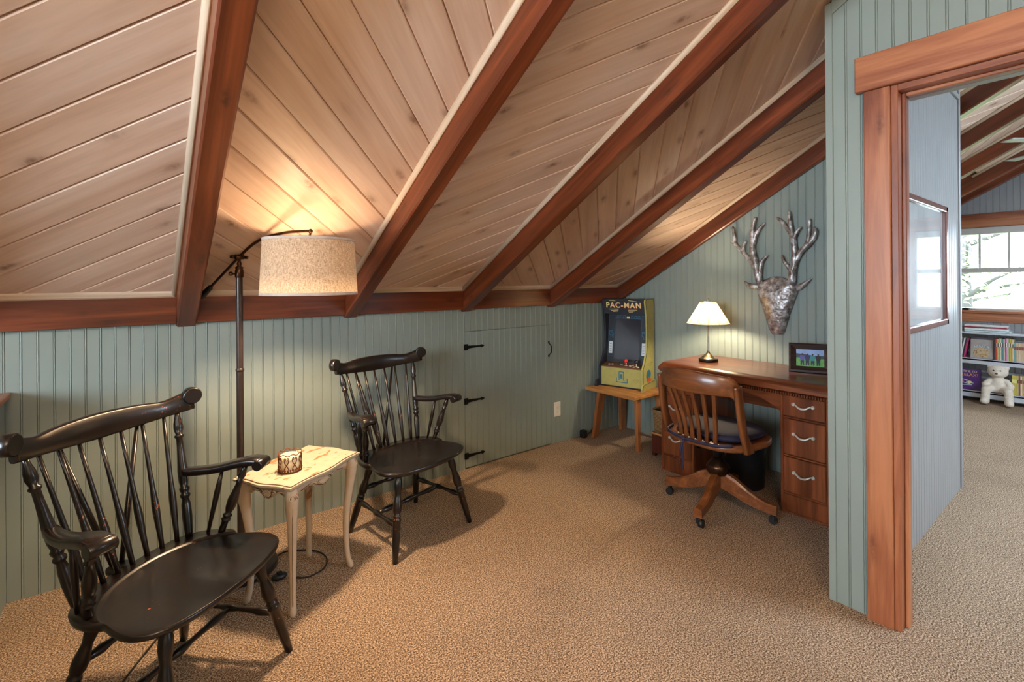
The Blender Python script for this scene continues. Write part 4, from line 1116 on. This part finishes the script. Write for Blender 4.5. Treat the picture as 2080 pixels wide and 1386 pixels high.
# cabinet local: x lateral (image right), -y front
AR = empty('arcade_cabinet', (3.352, 2.678, STZ), math.radians(-76.0)); tag(AR, 'tabletop arcade cabinet with yellow sides standing on the pine stool', 'arcade machine')
AW = .200
side = [(-.115, .0), (-.115, .172), (-.105, .186), (-.070, .235), (-.035, .31), (-.018, .40), (-.016, .50), (-.026, .60), (-.044, .69), (-.052, .728), (-.045, .748), (-.020, .752), (.108, .752), (.121, .740), (.125, .70), (.125, 0)]
for s in (-1, 1):
    x0, x1 = (s * AW, s * (AW - .016)) if s < 0 else (s * (AW - .016), s * AW)
    sp = MB().prism(side, 'x', x0, x1).build('side_panel', M_YEL if s > 0 else M_CABBLK, AR)
    MB().tube([((x1 if s > 0 else x0) - s * .0, a, b) for a, b in side[:13]], .0022, 5).build('edge_trim', M_CABBLK, sp)
    if s > 0:
        # grey scribble and teal swash printed low on the side panel
        g = MB()
        for k in range(9): 
            y_ = -.02 + .012 * k; g.box((AW + .0002, y_, .20 + .012 * math.sin(k * 1.9)), (AW + .0008, y_ + .006, .206 + .012 * math.sin(k * 1.9)))
        g.build('side_print', M_CABBLK, sp)
        g = MB(); pts = [(.0 + .050 * math.cos(a) * (1 if math.sin(a) > 0 else .8), .10 + .060 * math.sin(a)) for a in [2 * pi * k / 18 for k in range(18)]]
        g.prism(pts, 'x', AW + .0002, AW + .0012); g.build('side_print', M_INKBLU, sp)
        g = MB(); g.prism([(-.02, .05), (.04, .03), (.05, .07), (.02, .10), (-.03, .09)], 'x', AW + .0012, AW + .0020); g.build('side_print', M_INKRED, sp)
    # foot flange
    ft = [(-.165, 0), (-.165, .020), (-.158, .040), (-.140, .052), (.128, .060), (.128, 0)]
    x0, x1 = (s * (AW + .018), s * AW) if s < 0 else (s * AW, s * (AW + .018))
    f_ = MB().prism(ft, 'x', x0, x1).build('foot_flange', M_YEL if s > 0 else M_CABBLK, AR)
    MB().tube([((x1 if s > 0 else x0), a, b) for a, b in ft[:5]], .002, 5).build('edge_trim', M_CABBLK, f_)
I_ = AW - .016
MB().box((-I_, .108, .01), (I_, .121, .745)).build('back_panel', M_CABBLK, AR)
MB().box((-I_, -.108, .012), (I_, -.098, .168), .002).build('front_panel', M_YEL, AR)
MB().box((-I_, -.108, .0), (I_, .085, .012)).build('bottom_panel', M_CABBLK, AR)
# control deck
cdk = MB().prism([(-.108, .168), (-.108, .176), (-.010, .196), (-.010, .188)], 'x', -I_, I_).build('control_deck', M_GLAZE, AR)
for x_, mt in ((.025, M_REDBALL), (.118, M_CABBLK)):
    m = MB(); m.mat(M_SILVER); m.tube([(x_, -.060, .183), (x_, -.060, .215)], .004, 8); m.lathe([(.014, 0), (.014, .003), (0, .003)], (x_, -.060, .184), 14); m.mat(mt); m.sphere((x_, -.060, .225), .0175, 14, 10); m.build('joystick', None, AR)
m = MB()
for x_, y_ in ((-.125, -.07), (-.100, -.062), (-.02, -.05), (.066, -.068), (.105, -.085), (.140, -.080), (.082, -.050)):
    z_ = .176 + (y_ + .108) * .204; MB().lathe([(.0105, 0), (.0105, .004), (.008, .007), (0, .007)], (x_, y_, z_), 12).build('button', M_GREYKNOB, AR)
# screen bezel, leaning back
T_ = Matrix.Translation((0, -.004, .196)) @ Matrix.Rotation(math.radians(-8), 4, 'X')
MB().box((-I_, 0, 0), (I_, .006, .435), T=T_).build('bezel', M_CABBLK, AR)
sr = MB(); 
pts = rrect(.232, .352, .018, 3); sr.add([T_ @ Vector((x, -.0012, z + .205)) for x, z in pts] , [list(range(len(pts)))]); sr.build('screen', M_SCREEN, AR)
art = MB(); art.mat(M_INKBLU)
def aq(x0, z0, x1, z1, d=.0016): art.add([T_ @ Vector(p) for p in ((x0, -d, z0), (x1, -d, z0), (x1, -d, z1), (x0, -d, z1))], [[0, 1, 2, 3]])
def aline(pts, w=.0022):
    for (a, b), (c, d) in zip(pts, pts[1:]): aq(min(a, c) - w / 2, min(b, d) - w / 2, max(a, c) + w / 2, max(b, d) + w / 2)
for s in (-1, 1):
    xx = s * .152
    aline([(xx - .026, .055), (xx - .026, .412), (xx + .026, .412), (xx + .026, .055), (xx - .026, .055)], .0012)
    b = .215; aline([(xx - .018, b + .060), (xx + .004, b + .060), (xx + .004, b + .035), (xx + .018, b + .035), (xx + .018, b), (xx - .006, b), (xx - .006, b + .022), (xx - .018, b + .022), (xx - .018, b + .060)], .004)
    aline([(xx - .004, b + .048), (xx - .012, b + .048)], .004); aline([(xx + .008, b + .012), (xx + .008, b + .024)], .004)
    for k in range(3):
        x0 = s * (.028 + .030 * k); aline([(x0, .392), (x0, .410), (x0 + s * .018, .410), (x0 + s * .018, .392)], .003)
    aline([(s * .024, .388), (s * .118, .388)], .003)
art.mat(M_INKWHT)
for s in (-1, 1): aq(s * .152 - .017, .075, s * .152 + .017, .180)
art.mat(M_CABBLK)
for s in (-1, 1):
    for k in range(4): aq(s * .152 - .010, .095 + .020 * k, s * .152 + .008, .0975 + .020 * k, .0020)
art.mat(M_INKYEL); aq(-.014, .386, .014, .404)
art.build('bezel_print', None, AR)
# marquee
T_ = Matrix.Translation((0, -.046, .630)) @ Matrix.Rotation(math.radians(6), 4, 'X')
MB().box((-I_, 0, 0), (I_, .008, .118), T=T_).build('marquee', M_CABBLK, AR)
MB().box((-I_, -.040, .743), (I_, .09, .752)).build('top_panel', M_CABBLK, AR)
MB().box((-I_, -.040, .622), (I_, .05, .630)).build('marquee_shelf', M_CABBLK, AR)
RX = Matrix.Rotation(pi / 2, 4, 'X')
text_mesh('PAC-MAN', .064, M_INKRED, AR, T_ @ Matrix.Translation((.003, -.0012, .066)) @ RX, extrude=.0004, spacing=1.2, offset=.0022)
text_mesh('PAC-MAN', .064, M_INKYEL, AR, T_ @ Matrix.Translation((.0, -.0022, .068)) @ RX, extrude=.0004, spacing=1.2, offset=.0010)
m = MB()
for x0, x1, z0, z1 in ((-.135, -.045, .030, .035), (-.115, -.045, .020, .026), (-.095, -.05, .011, .016), (.045, .125, .027, .030), (.045, .105, .017, .021), (.05, .09, .009, .013), (-.13, -.07, .108, .106), (.05, .13, .110, .100)):
    m.add([T_ @ Vector(p) for p in ((x0, -.0015, z0), (x1, -.0015, z1), (x1, -.0015, z1 + .003), (x0, -.0015, z0 + .004))], [[0, 1, 2, 3]])
m.build('marquee_print', M_INKYEL, AR)
m = MB(); m.mat(M_INKBLU)
for x0, z0, x1, z1 in ((-.045, .045, .060, .052), (-.045, .052, -.038, .085), (.053, .052, .060, .085), (-.020, .064, -.013, .140), (-.013, .133, .028, .140), (.021, .064, .028, .133), (-.006, .080, .014, .118)): m.box((x0, -.1092, z0), (x1, -.1082, z1))
m.build('front_print', None, AR)
m = MB(); m.mat(M_CABBLK)
for k in range(12): a = 2 * pi * (k % 8) / 8; r_ = .018 if k < 8 else .008; m.lathe([(.0022, 0), (0, .0)], (0, 0, 0), 4) if False else m.box((.135 + r_ * math.cos(a) - .0015, -.1088, .075 + r_ * math.sin(a) - .0015), (.135 + r_ * math.cos(a) + .0015, -.1082, .075 + r_ * math.sin(a) + .0015))
m.build('speaker_hole', None, AR)

pa = empty('power_adapter', (3.04, 2.89, 0)); MB().box((-.025, -.022, 0), (.022, .025, .062), .005, 2).build('plug_body', M_BLACKP, pa); tag(pa, 'black power adapter cube on the carpet beside the pine stool', 'adapter')
cd3 = MB().tube(catmull([(3.06, 2.895, .03), (3.10, 2.90, .012), (3.17, 2.90, .06), (3.24, 2.905, .16), (3.27, 2.905, .30), (3.30, 2.90, .405)], 5), .003, 6).build('adapter_cord', M_CORD, pa, (-3.04, -2.89, 0))
# small chest with wicker basket
ch_ = empty('wooden_chest', (3.255, 2.175, 0)); tag(ch_, 'dark red wooden box on small feet left of the desk', 'box')
MB().box((-.115, -.095, .022), (.115, .095, .176), .005).build('body', M_REDBOX, ch_)
MB().box((-.120, -.100, .164), (.120, .100, .178), .004).build('lid', M_PINE_Y, ch_)
for sx in (-1, 1):
    for sy in (-1, 1): MB().box((sx * .10 - .015, sy * .08 - .015, 0), (sx * .10 + .015, sy * .08 + .015, .022), .003).build('foot', M_REDBOX, ch_)
bk = empty('wicker_basket', (3.255, 2.175, .179)); tag(bk, 'brown wicker basket standing on the small red box', 'basket')
fr = []
for f_, z in ((.02, .0), (.90, .0), (.93, .004), (1.0, .15), (1.0, .165), (.94, .165), (.93, .15), (.86, .012), (.02, .012)): fr.append([(x * f_, y * f_, z) for x, y in rrect(.235, .205, .05, 5)])
MB().sweep(fr, True).build('body', M_WICKER, bk)
m = MB()
rp = rrect(.235, .205, .05, 5); m.tube([(x, y, .166) for x, y in rp + rp[:1]], .011, 8); m.build('rim', M_WICKER, bk)

# ------------------------------------------------------------------ hammered metal deer head
DR = empty('metal_deer_head', (XG - .004, 1.510, 1.360)); tag(DR, 'hammered metal deer head with antlers hung on the gable wall', 'wall art')
def dv(a, d=0): return Vector((-d, -a[0], a[1]))
HEAD_ = [(-0.121, -0.032), (-0.08, -0.015), (-0.037, 0.003), (0.016, 0.008), (0.06, -0.003), (0.085, -0.016), (0.116, -0.02), (0.131, -0.052), (0.14, -0.092), (0.115, -0.171), (0.09, -0.245), (0.064, -0.333), (0.045, -0.388), (0.006, -0.396), (-0.033, -0.391), (-0.059, -0.321), (-0.088, -0.226), (-0.115, -0.143), (-0.128, -0.095), (-0.125, -0.06)]
def pillow(out, h, base=.012, cen=None):
    q = catmull([Vector((a, b, 0)) for a, b in out + out[:1]], 3)[:-1]; n = len(q)
    cx, cy = cen or (sum(p.x for p in q) / n, sum(p.y for p in q) / n)
    fr = [[dv((p.x, p.y), base) for p in q], [dv((p.x, p.y), base + .006) for p in q]]
    for f_ in (.94, .84, .70, .5, .28, .04): fr.append([dv((cx + (p.x - cx) * f_, cy + (p.y - cy) * f_), base + .006 + h * (1 - f_ ** 2) ** .5) for p in q])
    return MB().sweep(fr, True)
pillow(HEAD_, .050, cen=(0.0, -.16)).build('head', M_HAMMER, DR)
pillow([(-0.112, -0.085), (-0.173, -0.081), (-0.205, -0.064), (-0.223, -0.021), (-0.191, -0.036), (-0.112, -0.056)], .014).build('ear', M_HAMMER, DR)
pillow([(0.118, -0.056), (0.17, -0.033), (0.224, -0.004), (0.218, -0.023), (0.176, -0.072), (0.120, -0.098)], .014).build('ear', M_HAMMER, DR)
LA = [[(-0.104, -0.039), (-0.124, 0.045), (-0.137, 0.122), (-0.154, 0.192), (-0.153, 0.263), (-0.153, 0.333), (-0.142, 0.402), (-0.126, 0.435)], [(-0.148, 0.241), (-0.129, 0.31), (-0.101, 0.356), (-0.064, 0.389)], [(-0.127, 0.052), (-0.151, 0.101), (-0.186, 0.145), (-0.235, 0.204), (-0.278, 0.257), (-0.289, 0.33), (-0.298, 0.385)], [(-0.275, 0.251), (-0.293, 0.261), (-0.312, 0.279)], [(-0.217, 0.182), (-0.222, 0.225), (-0.213, 0.253), (-0.197, 0.269)], [(-0.105, 0.016), (-0.096, 0.099), (-0.076, 0.133), (-0.049, 0.158)]]
RA = [[(0.11, -0.033), (0.113, 0.046), (0.126, 0.099), (0.127, 0.178), (0.121, 0.244), (0.112, 0.297), (0.1, 0.377), (0.093, 0.454)], [(0.112, 0.29), (0.081, 0.339), (0.044, 0.39), (0.012, 0.415)], [(0.125, 0.266), (0.143, 0.308), (0.17, 0.338)], [(0.126, 0.099), (0.16, 0.163), (0.196, 0.206), (0.211, 0.244), (0.217, 0.32), (0.222, 0.387)], [(0.196, 0.206), (0.219, 0.227), (0.246, 0.267), (0.255, 0.304), (0.243, 0.328)], [(0.11, 0.033), (0.086, 0.074), (0.061, 0.108), (0.045, 0.155)]]
for brs in (LA, RA):
    m = MB()
    for j, br in enumerate(brs):
        pts = catmull([dv(p, .030) for p in br], 4); n = len(pts); r0 = .026 if j == 0 else (.021 if len(br) > 4 else .017)
        m.tube(pts, [max(.005, r0 * (1 - .55 * (k / (n - 1)) ** 1.3)) * (1 if k < n - 1 else .5) for k in range(n)], 8, flat=1.0)
    m.build('antler', M_HAMMER, DR)

# wall outlet
ol = empty('wall_outlet', (2.766, YK - .002, .282)); tag(ol, 'white duplex wall outlet in the knee wall right of the hatch', 'outlet')
MB().box((-.038, -.006, -.060), (.038, 0, .060), .003).build('cover_plate', M_WHITEP, ol)
m = MB()
for s in (-1, 1): MB().tube([(0, -.0045, s * .020), (0, -.0085, s * .020)], .016, 16).build('receptacle', M_WHITEP, ol)
MB().tube([(0, -.005, 0), (0, -.0075, 0)], .003, 8).build('screw', M_SILVER, ol)

# framed picture on the passage wall
fp = empty('framed_picture', (3.268, .664, 1.42)); tag(fp, 'glazed picture in a reddish frame hung on the passage wall', 'picture')
PWH, PHH = .432, .338
for s in (-1, 1): MB().box((s * (PWH - .022) - .022, -.030, -PHH), (s * (PWH - .022) + .022, -.001, PHH), .006, 2).build('side_moulding', M_FRAMERED, fp)
M_FR2 = wood('reddish_frame_wood_x', (88, 44, 36), (112, 60, 48), (132, 76, 60), .25, 1.2, 24, coat=.5, axis='X')
for s in (-1, 1): MB().box((-PWH, -.030, s * (PHH - .017) - .017), (PWH, -.001, s * (PHH - .017) + .017), .006, 2).build('rail_moulding', M_FR2, fp)
M_PRINT = plain('misty_grey_print', (186, 188, 188), .35, var=.12, vs=3)
MB().box((-PWH + .04, -.010, -PHH + .03), (PWH - .04, -.004, PHH - .03)).build('print', M_PRINT, fp)
tg = NT('picture_glass'); g_ = tg.N('ShaderNodeBsdfGlossy'); g_.inputs['Roughness'].default_value = .02; tr_ = tg.N('ShaderNodeBsdfTransparent'); fr_ = tg.N('ShaderNodeFresnel'); fr_.inputs[0].default_value = 1.6; mx_ = tg.N('ShaderNodeMixShader'); ge = tg.N('ShaderNodeNewGeometry'); su = tg.N('ShaderNodeMath', operation='SUBTRACT'); su.inputs[0].default_value = 1.0; tg.L(ge.outputs['Backfacing'], su.inputs[1]); mu = tg.N('ShaderNodeMath', operation='MULTIPLY'); tg.L(fr_.outputs[0], mu.inputs[0]); tg.L(su.outputs[0], mu.inputs[1])
tg.L(mu.outputs[0], mx_.inputs[0]); tg.L(tr_.outputs[0], mx_.inputs[1]); tg.L(g_.outputs[0], mx_.inputs[2]); tg.L(mx_.outputs[0], tg.n['Material Output'].inputs[0])
MB().box((-PWH + .04, -.015, -PHH + .03), (PWH - .04, -.013, PHH - .03)).build('glass', tg.m, fp)

# ------------------------------------------------------------------ far room: bookshelf, books, bear, fan
SHX = 7.20
BS = empty('bookshelf', (SHX, .90, 0)); tag(BS, 'low white slatted bookshelf under the far window', 'bookshelf')
YA, YB_ = -.55, .80
for z0, z1 in ((.733, .755), (.411, .467), (.047, .113)):
    m = MB(); m.box((.0, YA, z1 - .020), (.205, YB_, z1), .003)
    if z1 < .7: m.box((0, YA, z0), (.016, YB_, z1 + .004), .003)
    m.build('shelf', M_WHITESH, BS)
for y_ in (YA - .02, YB_): MB().box((0, y_, 0), (.205, y_ + .02, .755), .003).build('end_panel', M_WHITESH, BS)
for z_ in (.52, .585, .65, .17, .235, .30): MB().box((.185, YA, z_), (.200, YB_, z_ + .022), .002).build('back_slat', M_WHITESH, BS)
def spine(name, y1, w, z, h, rgb, label, group, lean=0, dep=.14, x=7.235, band=None):
    r = empty(name, (x, y1, z)); r.rotation_euler = (lean, 0, 0)
    mt = plain('cover_%d_%d_%d' % rgb, rgb, .5, var=.05)
    m = MB(); m.mat(mt); m.box((0, -w, 0), (.003, 0, h), .001); m.box((.003, -w, 0), (dep, -w + .0015, h)); m.box((.003, -.0015, 0), (dep, 0, h))
    m.build('cover', None, r)
    MB().box((.003, -w + .0015, .003), (dep - .003, -.0015, h - .003)).build('pages', M_INKWHT, r)
    if band: MB().box((-.0006, -w + .0008, h * .62), (.0002, -.0008, h * .80)).build('spine_label', plain('band_%d_%d_%d' % band, band, .5), r)
    tag(r, label, 'book', group); return r
TOPS = .468
cols = [(196, 48, 44), (214, 120, 60), (206, 190, 120), (120, 170, 160), (224, 214, 196), (118, 150, 96), (90, 140, 150), (222, 206, 178), (170, 92, 140), (210, 150, 180), (228, 214, 190), (146, 160, 92), (206, 180, 84), (196, 150, 60), (224, 208, 170)]
nm = ['red', 'orange', 'straw', 'aqua', 'ivory', 'leaf green', 'blue green', 'cream', 'plum', 'pink', 'off-white', 'olive', 'mustard', 'ochre', 'sand']
y = .873
for k, (c_, n_) in enumerate(zip(cols, nm)):
    w = .0088; spine('book', y, w, TOPS, .232 + random.uniform(-.008, .006), c_, 'thin %s book upright in the middle shelf row' % n_, 'thin upright books on the middle shelf', band=(232, 226, 210) if k % 2 else (90, 80, 80)); y -= w + .0004
y = .733
for k in range(7):
    c_ = [(120, 160, 160), (206, 180, 150), (216, 190, 158), (204, 176, 148), (212, 186, 160), (200, 170, 140), (216, 196, 170)][k]
    spine('book', y, .0165, TOPS, .198, c_, 'teal book starting the shorter row of tan spines' if k == 0 else 'tan paperback, %s right of the teal book' % ['', 'first', 'second', 'third', 'fourth', 'fifth', 'sixth'][k], 'shorter books on the middle shelf', band=(150, 80, 70)); y -= .017
y = 1.150
for k, (c_, n_) in enumerate((((220, 220, 214), 'white'), ((60, 50, 60), 'charcoal'), ((190, 60, 110), 'magenta'))):
    spine('book', y, .011, TOPS + .001, .215, c_, '%s book leaning at the left end of the middle shelf' % n_, 'leaning books on the middle shelf', lean=math.radians(9)); y -= .0125
y = .752
for k, (c_, n_, w) in enumerate((((206, 186, 84), 'wide yellow', .036), ((196, 176, 130), 'khaki', .012), ((170, 60, 60), 'brick red', .010), ((226, 214, 180), 'cream', .014), ((214, 150, 80), 'amber', .010), ((228, 220, 196), 'ivory', .016), ((150, 170, 120), 'sage', .014))):
    spine('book', y, w, .114, .205, c_, '%s book on the bottom shelf right of the bear' % n_, 'books on the bottom shelf', x=7.262, dep=.118, band=(240, 230, 150) if k == 0 else (120, 80, 60)); y -= w + .001
# face-out picture books
def faceout(name, yc, w, h, z, rgb, label, tilt=8):
    r = empty(name, (7.258, yc, z)); r.rotation_euler = (0, math.radians(tilt), 0); tag(r, label, 'book')
    MB().box((0, -w / 2, 0), (.010, w / 2, h), .001).build('cover', plain('face_%d_%d_%d' % rgb, rgb, .35, var=.05), r); return r
b2 = faceout('picture_book', .965, .205, .224, TOPS + .001, (120, 104, 116), 'mauve picture book behind the grey illustrated one'); b2.location.x = 7.285
b1 = faceout('picture_book', .982, .176, .205, TOPS + .001, (168, 160, 152), 'grey illustrated picture book facing out on the middle shelf', 6)
def illus(name, pal, sc):
    t = NT(name); v = t.coords((1, 1, 1), False); n_ = t.noise(v, sc, 3, .6)
    t.L(t.ramp(n_, [(.3 + .1 * i, s2l(c)) for i, c in enumerate(pal)], 'CONSTANT'), t.b.inputs['Base Color']); t.set(Roughness=.35); return t.m
MI = illus('market_scene_print', [(120, 92, 70), (188, 150, 110), (204, 176, 130), (150, 160, 164), (214, 196, 170)], 60)
pts = [(.065 * math.cos(a), .058 + .062 * math.sin(a) * (1 if math.sin(a) > 0 else .85)) for a in [2 * pi * k / 24 for k in range(24)]]
MB().prism(pts, 'x', -.0012, -.0002).build('cover_print', MI, b1)
MI2 = illus('sky_print', [(150, 166, 176), (196, 196, 190), (120, 140, 156)], 50); MB().box((-.0010, -.06, .115), (-.0002, .06, .140)).build('cover_print', MI2, b1)
b3 = faceout('picture_book', 1.078, .180, .228, .114, (84, 38, 116), 'purple picture book with orange lettering on the bottom shelf', 6)
RZ = Matrix.Rotation(-pi / 2, 4, 'Z') @ Matrix.Rotation(pi / 2, 4, 'X')
text_mesh('TIME TO', .030, M_INKYEL, b3, Matrix.Translation((-.0008, 0.0, .198)) @ RZ, extrude=.0003)
text_mesh('RELAX!', .044, plain('orange_ink', (232, 160, 60), .4), b3, Matrix.Translation((-.0008, .004, .160)) @ RZ, extrude=.0003)
m = MB(); m.mat(M_INKWHT)
for k, (a, b) in enumerate((((-.07, .110), (-.01, .095)), ((-.075, .075), (.0, .060)), ((-.03, .085), (.03, .070)), ((-.06, .045), (.02, .05)))): m.prism([(-a[0], a[1]), (-b[0], b[1]), (-b[0], b[1] + .008), (-a[0], a[1] + .006)], 'x', -.0010, -.0002)
m.mat(M_INKYEL); m.prism([(.018 * math.cos(a), .082 + .014 * math.sin(a)) for a in [2 * pi * k / 12 for k in range(12)]], 'x', -.0014, -.0002)
m.mat(M_INKRED); m.prism([(.058 + .012 * math.cos(a), .082 + .014 * math.sin(a)) for a in [2 * pi * k / 12 for k in range(12)]], 'x', -.0014, -.0002)
m.build('cover_print', None, b3)
# flat stack on top
z = .756
for (c_, n_, w, h) in (((206, 226, 226), 'pale aqua', .36, .018), ((230, 230, 228), 'white', .345, .026), ((190, 54, 84), 'crimson', .33, .012), ((226, 224, 222), 'top white', .335, .018)):
    r = empty('flat_book', (7.245, 1.115, z)); tag(r, '%s book in the flat stack on top of the bookshelf' % n_, 'book', 'flat books on the bookshelf top')
    mt = plain('flat_%d_%d_%d' % c_, c_, .4); m = MB(); m.mat(mt); m.box((0, -w, 0), (.16, 0, .002)); m.box((0, -w, h - .002), (.16, 0, h)); m.box((0, -w, 0), (.003, 0, h)); m.build('cover', None, r)
    MB().box((.003, -w + .004, .002), (.155, -.004, h - .002)).build('pages', M_INKWHT, r); z += h + .0005

# plush bear: spheres fused by a voxel remesh into one body
def fuse(parts, voxel, name, mat, parent):
    m = MB()
    for c, r in parts: m.sphere(c, r, 16, 12)
    me = bpy.data.meshes.new(name); me.from_pydata(m.v, [], m.f)
    o = bpy.data.objects.new(name, me); COL.objects.link(o); md = o.modifiers.new('r', 'REMESH'); md.mode = 'VOXEL'; md.voxel_size = voxel
    ms = o.modifiers.new('s', 'SMOOTH'); ms.factor = .6; ms.iterations = 4
    bpy.context.view_layer.update(); me2 = bpy.data.meshes.new_from_object(o.evaluated_get(bpy.context.evaluated_depsgraph_get())); bpy.data.objects.remove(o)
    for p in me2.polygons: p.use_smooth = True
    me2.materials.clear(); me2.materials.append(mat)
    return link_mesh(name, me2, parent)
BR = empty('plush_bear', (7.212, .848, .123)); tag(BR, 'white plush bear sitting on the bottom shelf with its feet on the carpet', 'toy')
parts = [((0, 0, .075), (.058, .072, .078)), ((-.004, 0, .13), (.045, .058, .05)), ((-.006, .002, .228), (.066, .084, .068)), ((-.058, .004, .205), (.026, .034, .026)),
         ((.0, .064, .278), (.016, .026, .026)), ((.0, -.064, .272), (.016, .026, .026))]
for s in (-1, 1):
    sh = Vector((-.01, s * .062, .13)); el = Vector((-.03, s * .098, .085)); ha = Vector((-.055, s * .088, .048))
    for t in range(7): q = t / 6; p = sh.lerp(el, q * 2) if q < .5 else el.lerp(ha, q * 2 - 1); parts.append((tuple(p), .028 if t < 6 else .030))
    hip = Vector((-.030, s * .045, .048)); kn = Vector((-.088, s * .085, .036)); ft = Vector((-.098, s * .090, -.080))
    for t in range(9): q = t / 8; p = hip.lerp(kn, q * 2) if q < .5 else kn.lerp(ft, q * 2 - 1); parts.append((tuple(p), .038))
    parts.append(((-.112, s * .094, -.083), (.044, .036, .033)))
fuse(parts, .0075, 'body', M_PLUSH, BR)
m = MB()
for s in (-1, 1): MB().sphere((-.069, s * .026, .246), .0065, 8, 6).build('eye', M_BLACKP, BR)
MB().sphere((-.083, .004, .215), (.006, .011, .008), 10, 6).build('nose', M_GLAZE, BR)

# ceiling fan, mostly outside the frame
FN = empty('ceiling_fan', (5.95, .13, 2.43)); tag(FN, 'white ceiling fan blades at the right edge of the far room', 'fan')
zt_ = zr(.13) - 2.43
MB().lathe([(.0, -.09), (.06, -.085), (.085, -.05), (.09, .0), (.085, .04), (.03, .06), (.014, .07), (.014, zt_ - .05), (.06, zt_ - .04), (.065, zt_ - .04 + .005), (.0, zt_ - .03)], n=24).build('motor', M_FRAMEWH, FN)
for k in range(4):
    a = math.radians(50 + 90 * k); T = Matrix.Rotation(a, 4, 'Z') @ Matrix.Rotation(math.radians(2), 4, 'X')
    MB().box((.16, -.050, -.004), (.70, .050, .004), .003, T=T).build('blade', M_WHITESH, FN)
    MB().box((.07, -.02, -.006), (.18, .02, .0), .002, T=T).build('blade_iron', M_BRONZE2, FN)

# ------------------------------------------------------------------ trees beyond the far windows
M_LEAF = mk_shade('pale_leaf', (120, 140, 96), (168, 184, 140), .5, .4); M_BARK = plain('grey_bark', (70, 66, 62), .8)
def tree(loc, h, rad, nleaf, label, seed):
    rnd = random.Random(seed); t = empty('garden_tree', loc); tag(t, label, 'tree', 'trees outside the far window')
    m = MB(); m.tube([(0, 0, 0), (.05, .02, h * .45), (-.02, .05, h * .8)], [.16, .11, .05], 8)
    tips = []
    for k in range(16):
        a = rnd.uniform(0, 2 * pi); z0 = rnd.uniform(.25, .75) * h; r = rad * rnd.uniform(.6, 1)
        p = [(0, 0, z0), (r * .5 * math.cos(a), r * .5 * math.sin(a), z0 + .3), (r * math.cos(a), r * math.sin(a), z0 + .5)]; m.tube(p, [.05, .03, .012], 5)
        tips.append((p[1], p[2]))
    m.build('trunk', M_BARK, t)
    vs = []; fs = []
    for k in range(nleaf):
        a, b = rnd.choice(tips); q = rnd.random(); c = Vector(a).lerp(Vector(b), q) + Vector((rnd.gauss(0, .42), rnd.gauss(0, .42), rnd.gauss(0, .36)))
        d = Vector((rnd.gauss(0, 1), rnd.gauss(0, 1), rnd.gauss(0, .5))).normalized(); e = d.orthogonal().normalized(); l = rnd.uniform(.07, .13)
        i = len(vs); vs += [c, c + d * l * .5 + e * l * .28, c + d * l, c + d * l * .5 - e * l * .28]; fs.append([i, i + 1, i + 2, i + 3])
    o = MB().add(vs, fs).build('foliage', M_LEAF, t); o['kind'] = 'stuff'
    return t
tree((12.0, 1.8, -2.6), 6.4, 2.0, 5200, 'leafy tree standing left of centre outside the far window', 3)
tree((13.4, -5.2, -2.6), 6.2, 2.1, 5200, 'leafy tree standing right of centre outside the far window', 5)
tree((19.5, 3.2, -2.6), 7.2, 2.6, 6000, 'taller leafy tree further back outside the far window', 9)
gr = MB().box((7.8, -15, -2.8), (40, 15, -2.6)).build('ground_outside', plain('lawn', (120, 140, 90), .9, var=.2)); tag(gr, 'lawn far below the window', kind='structure')
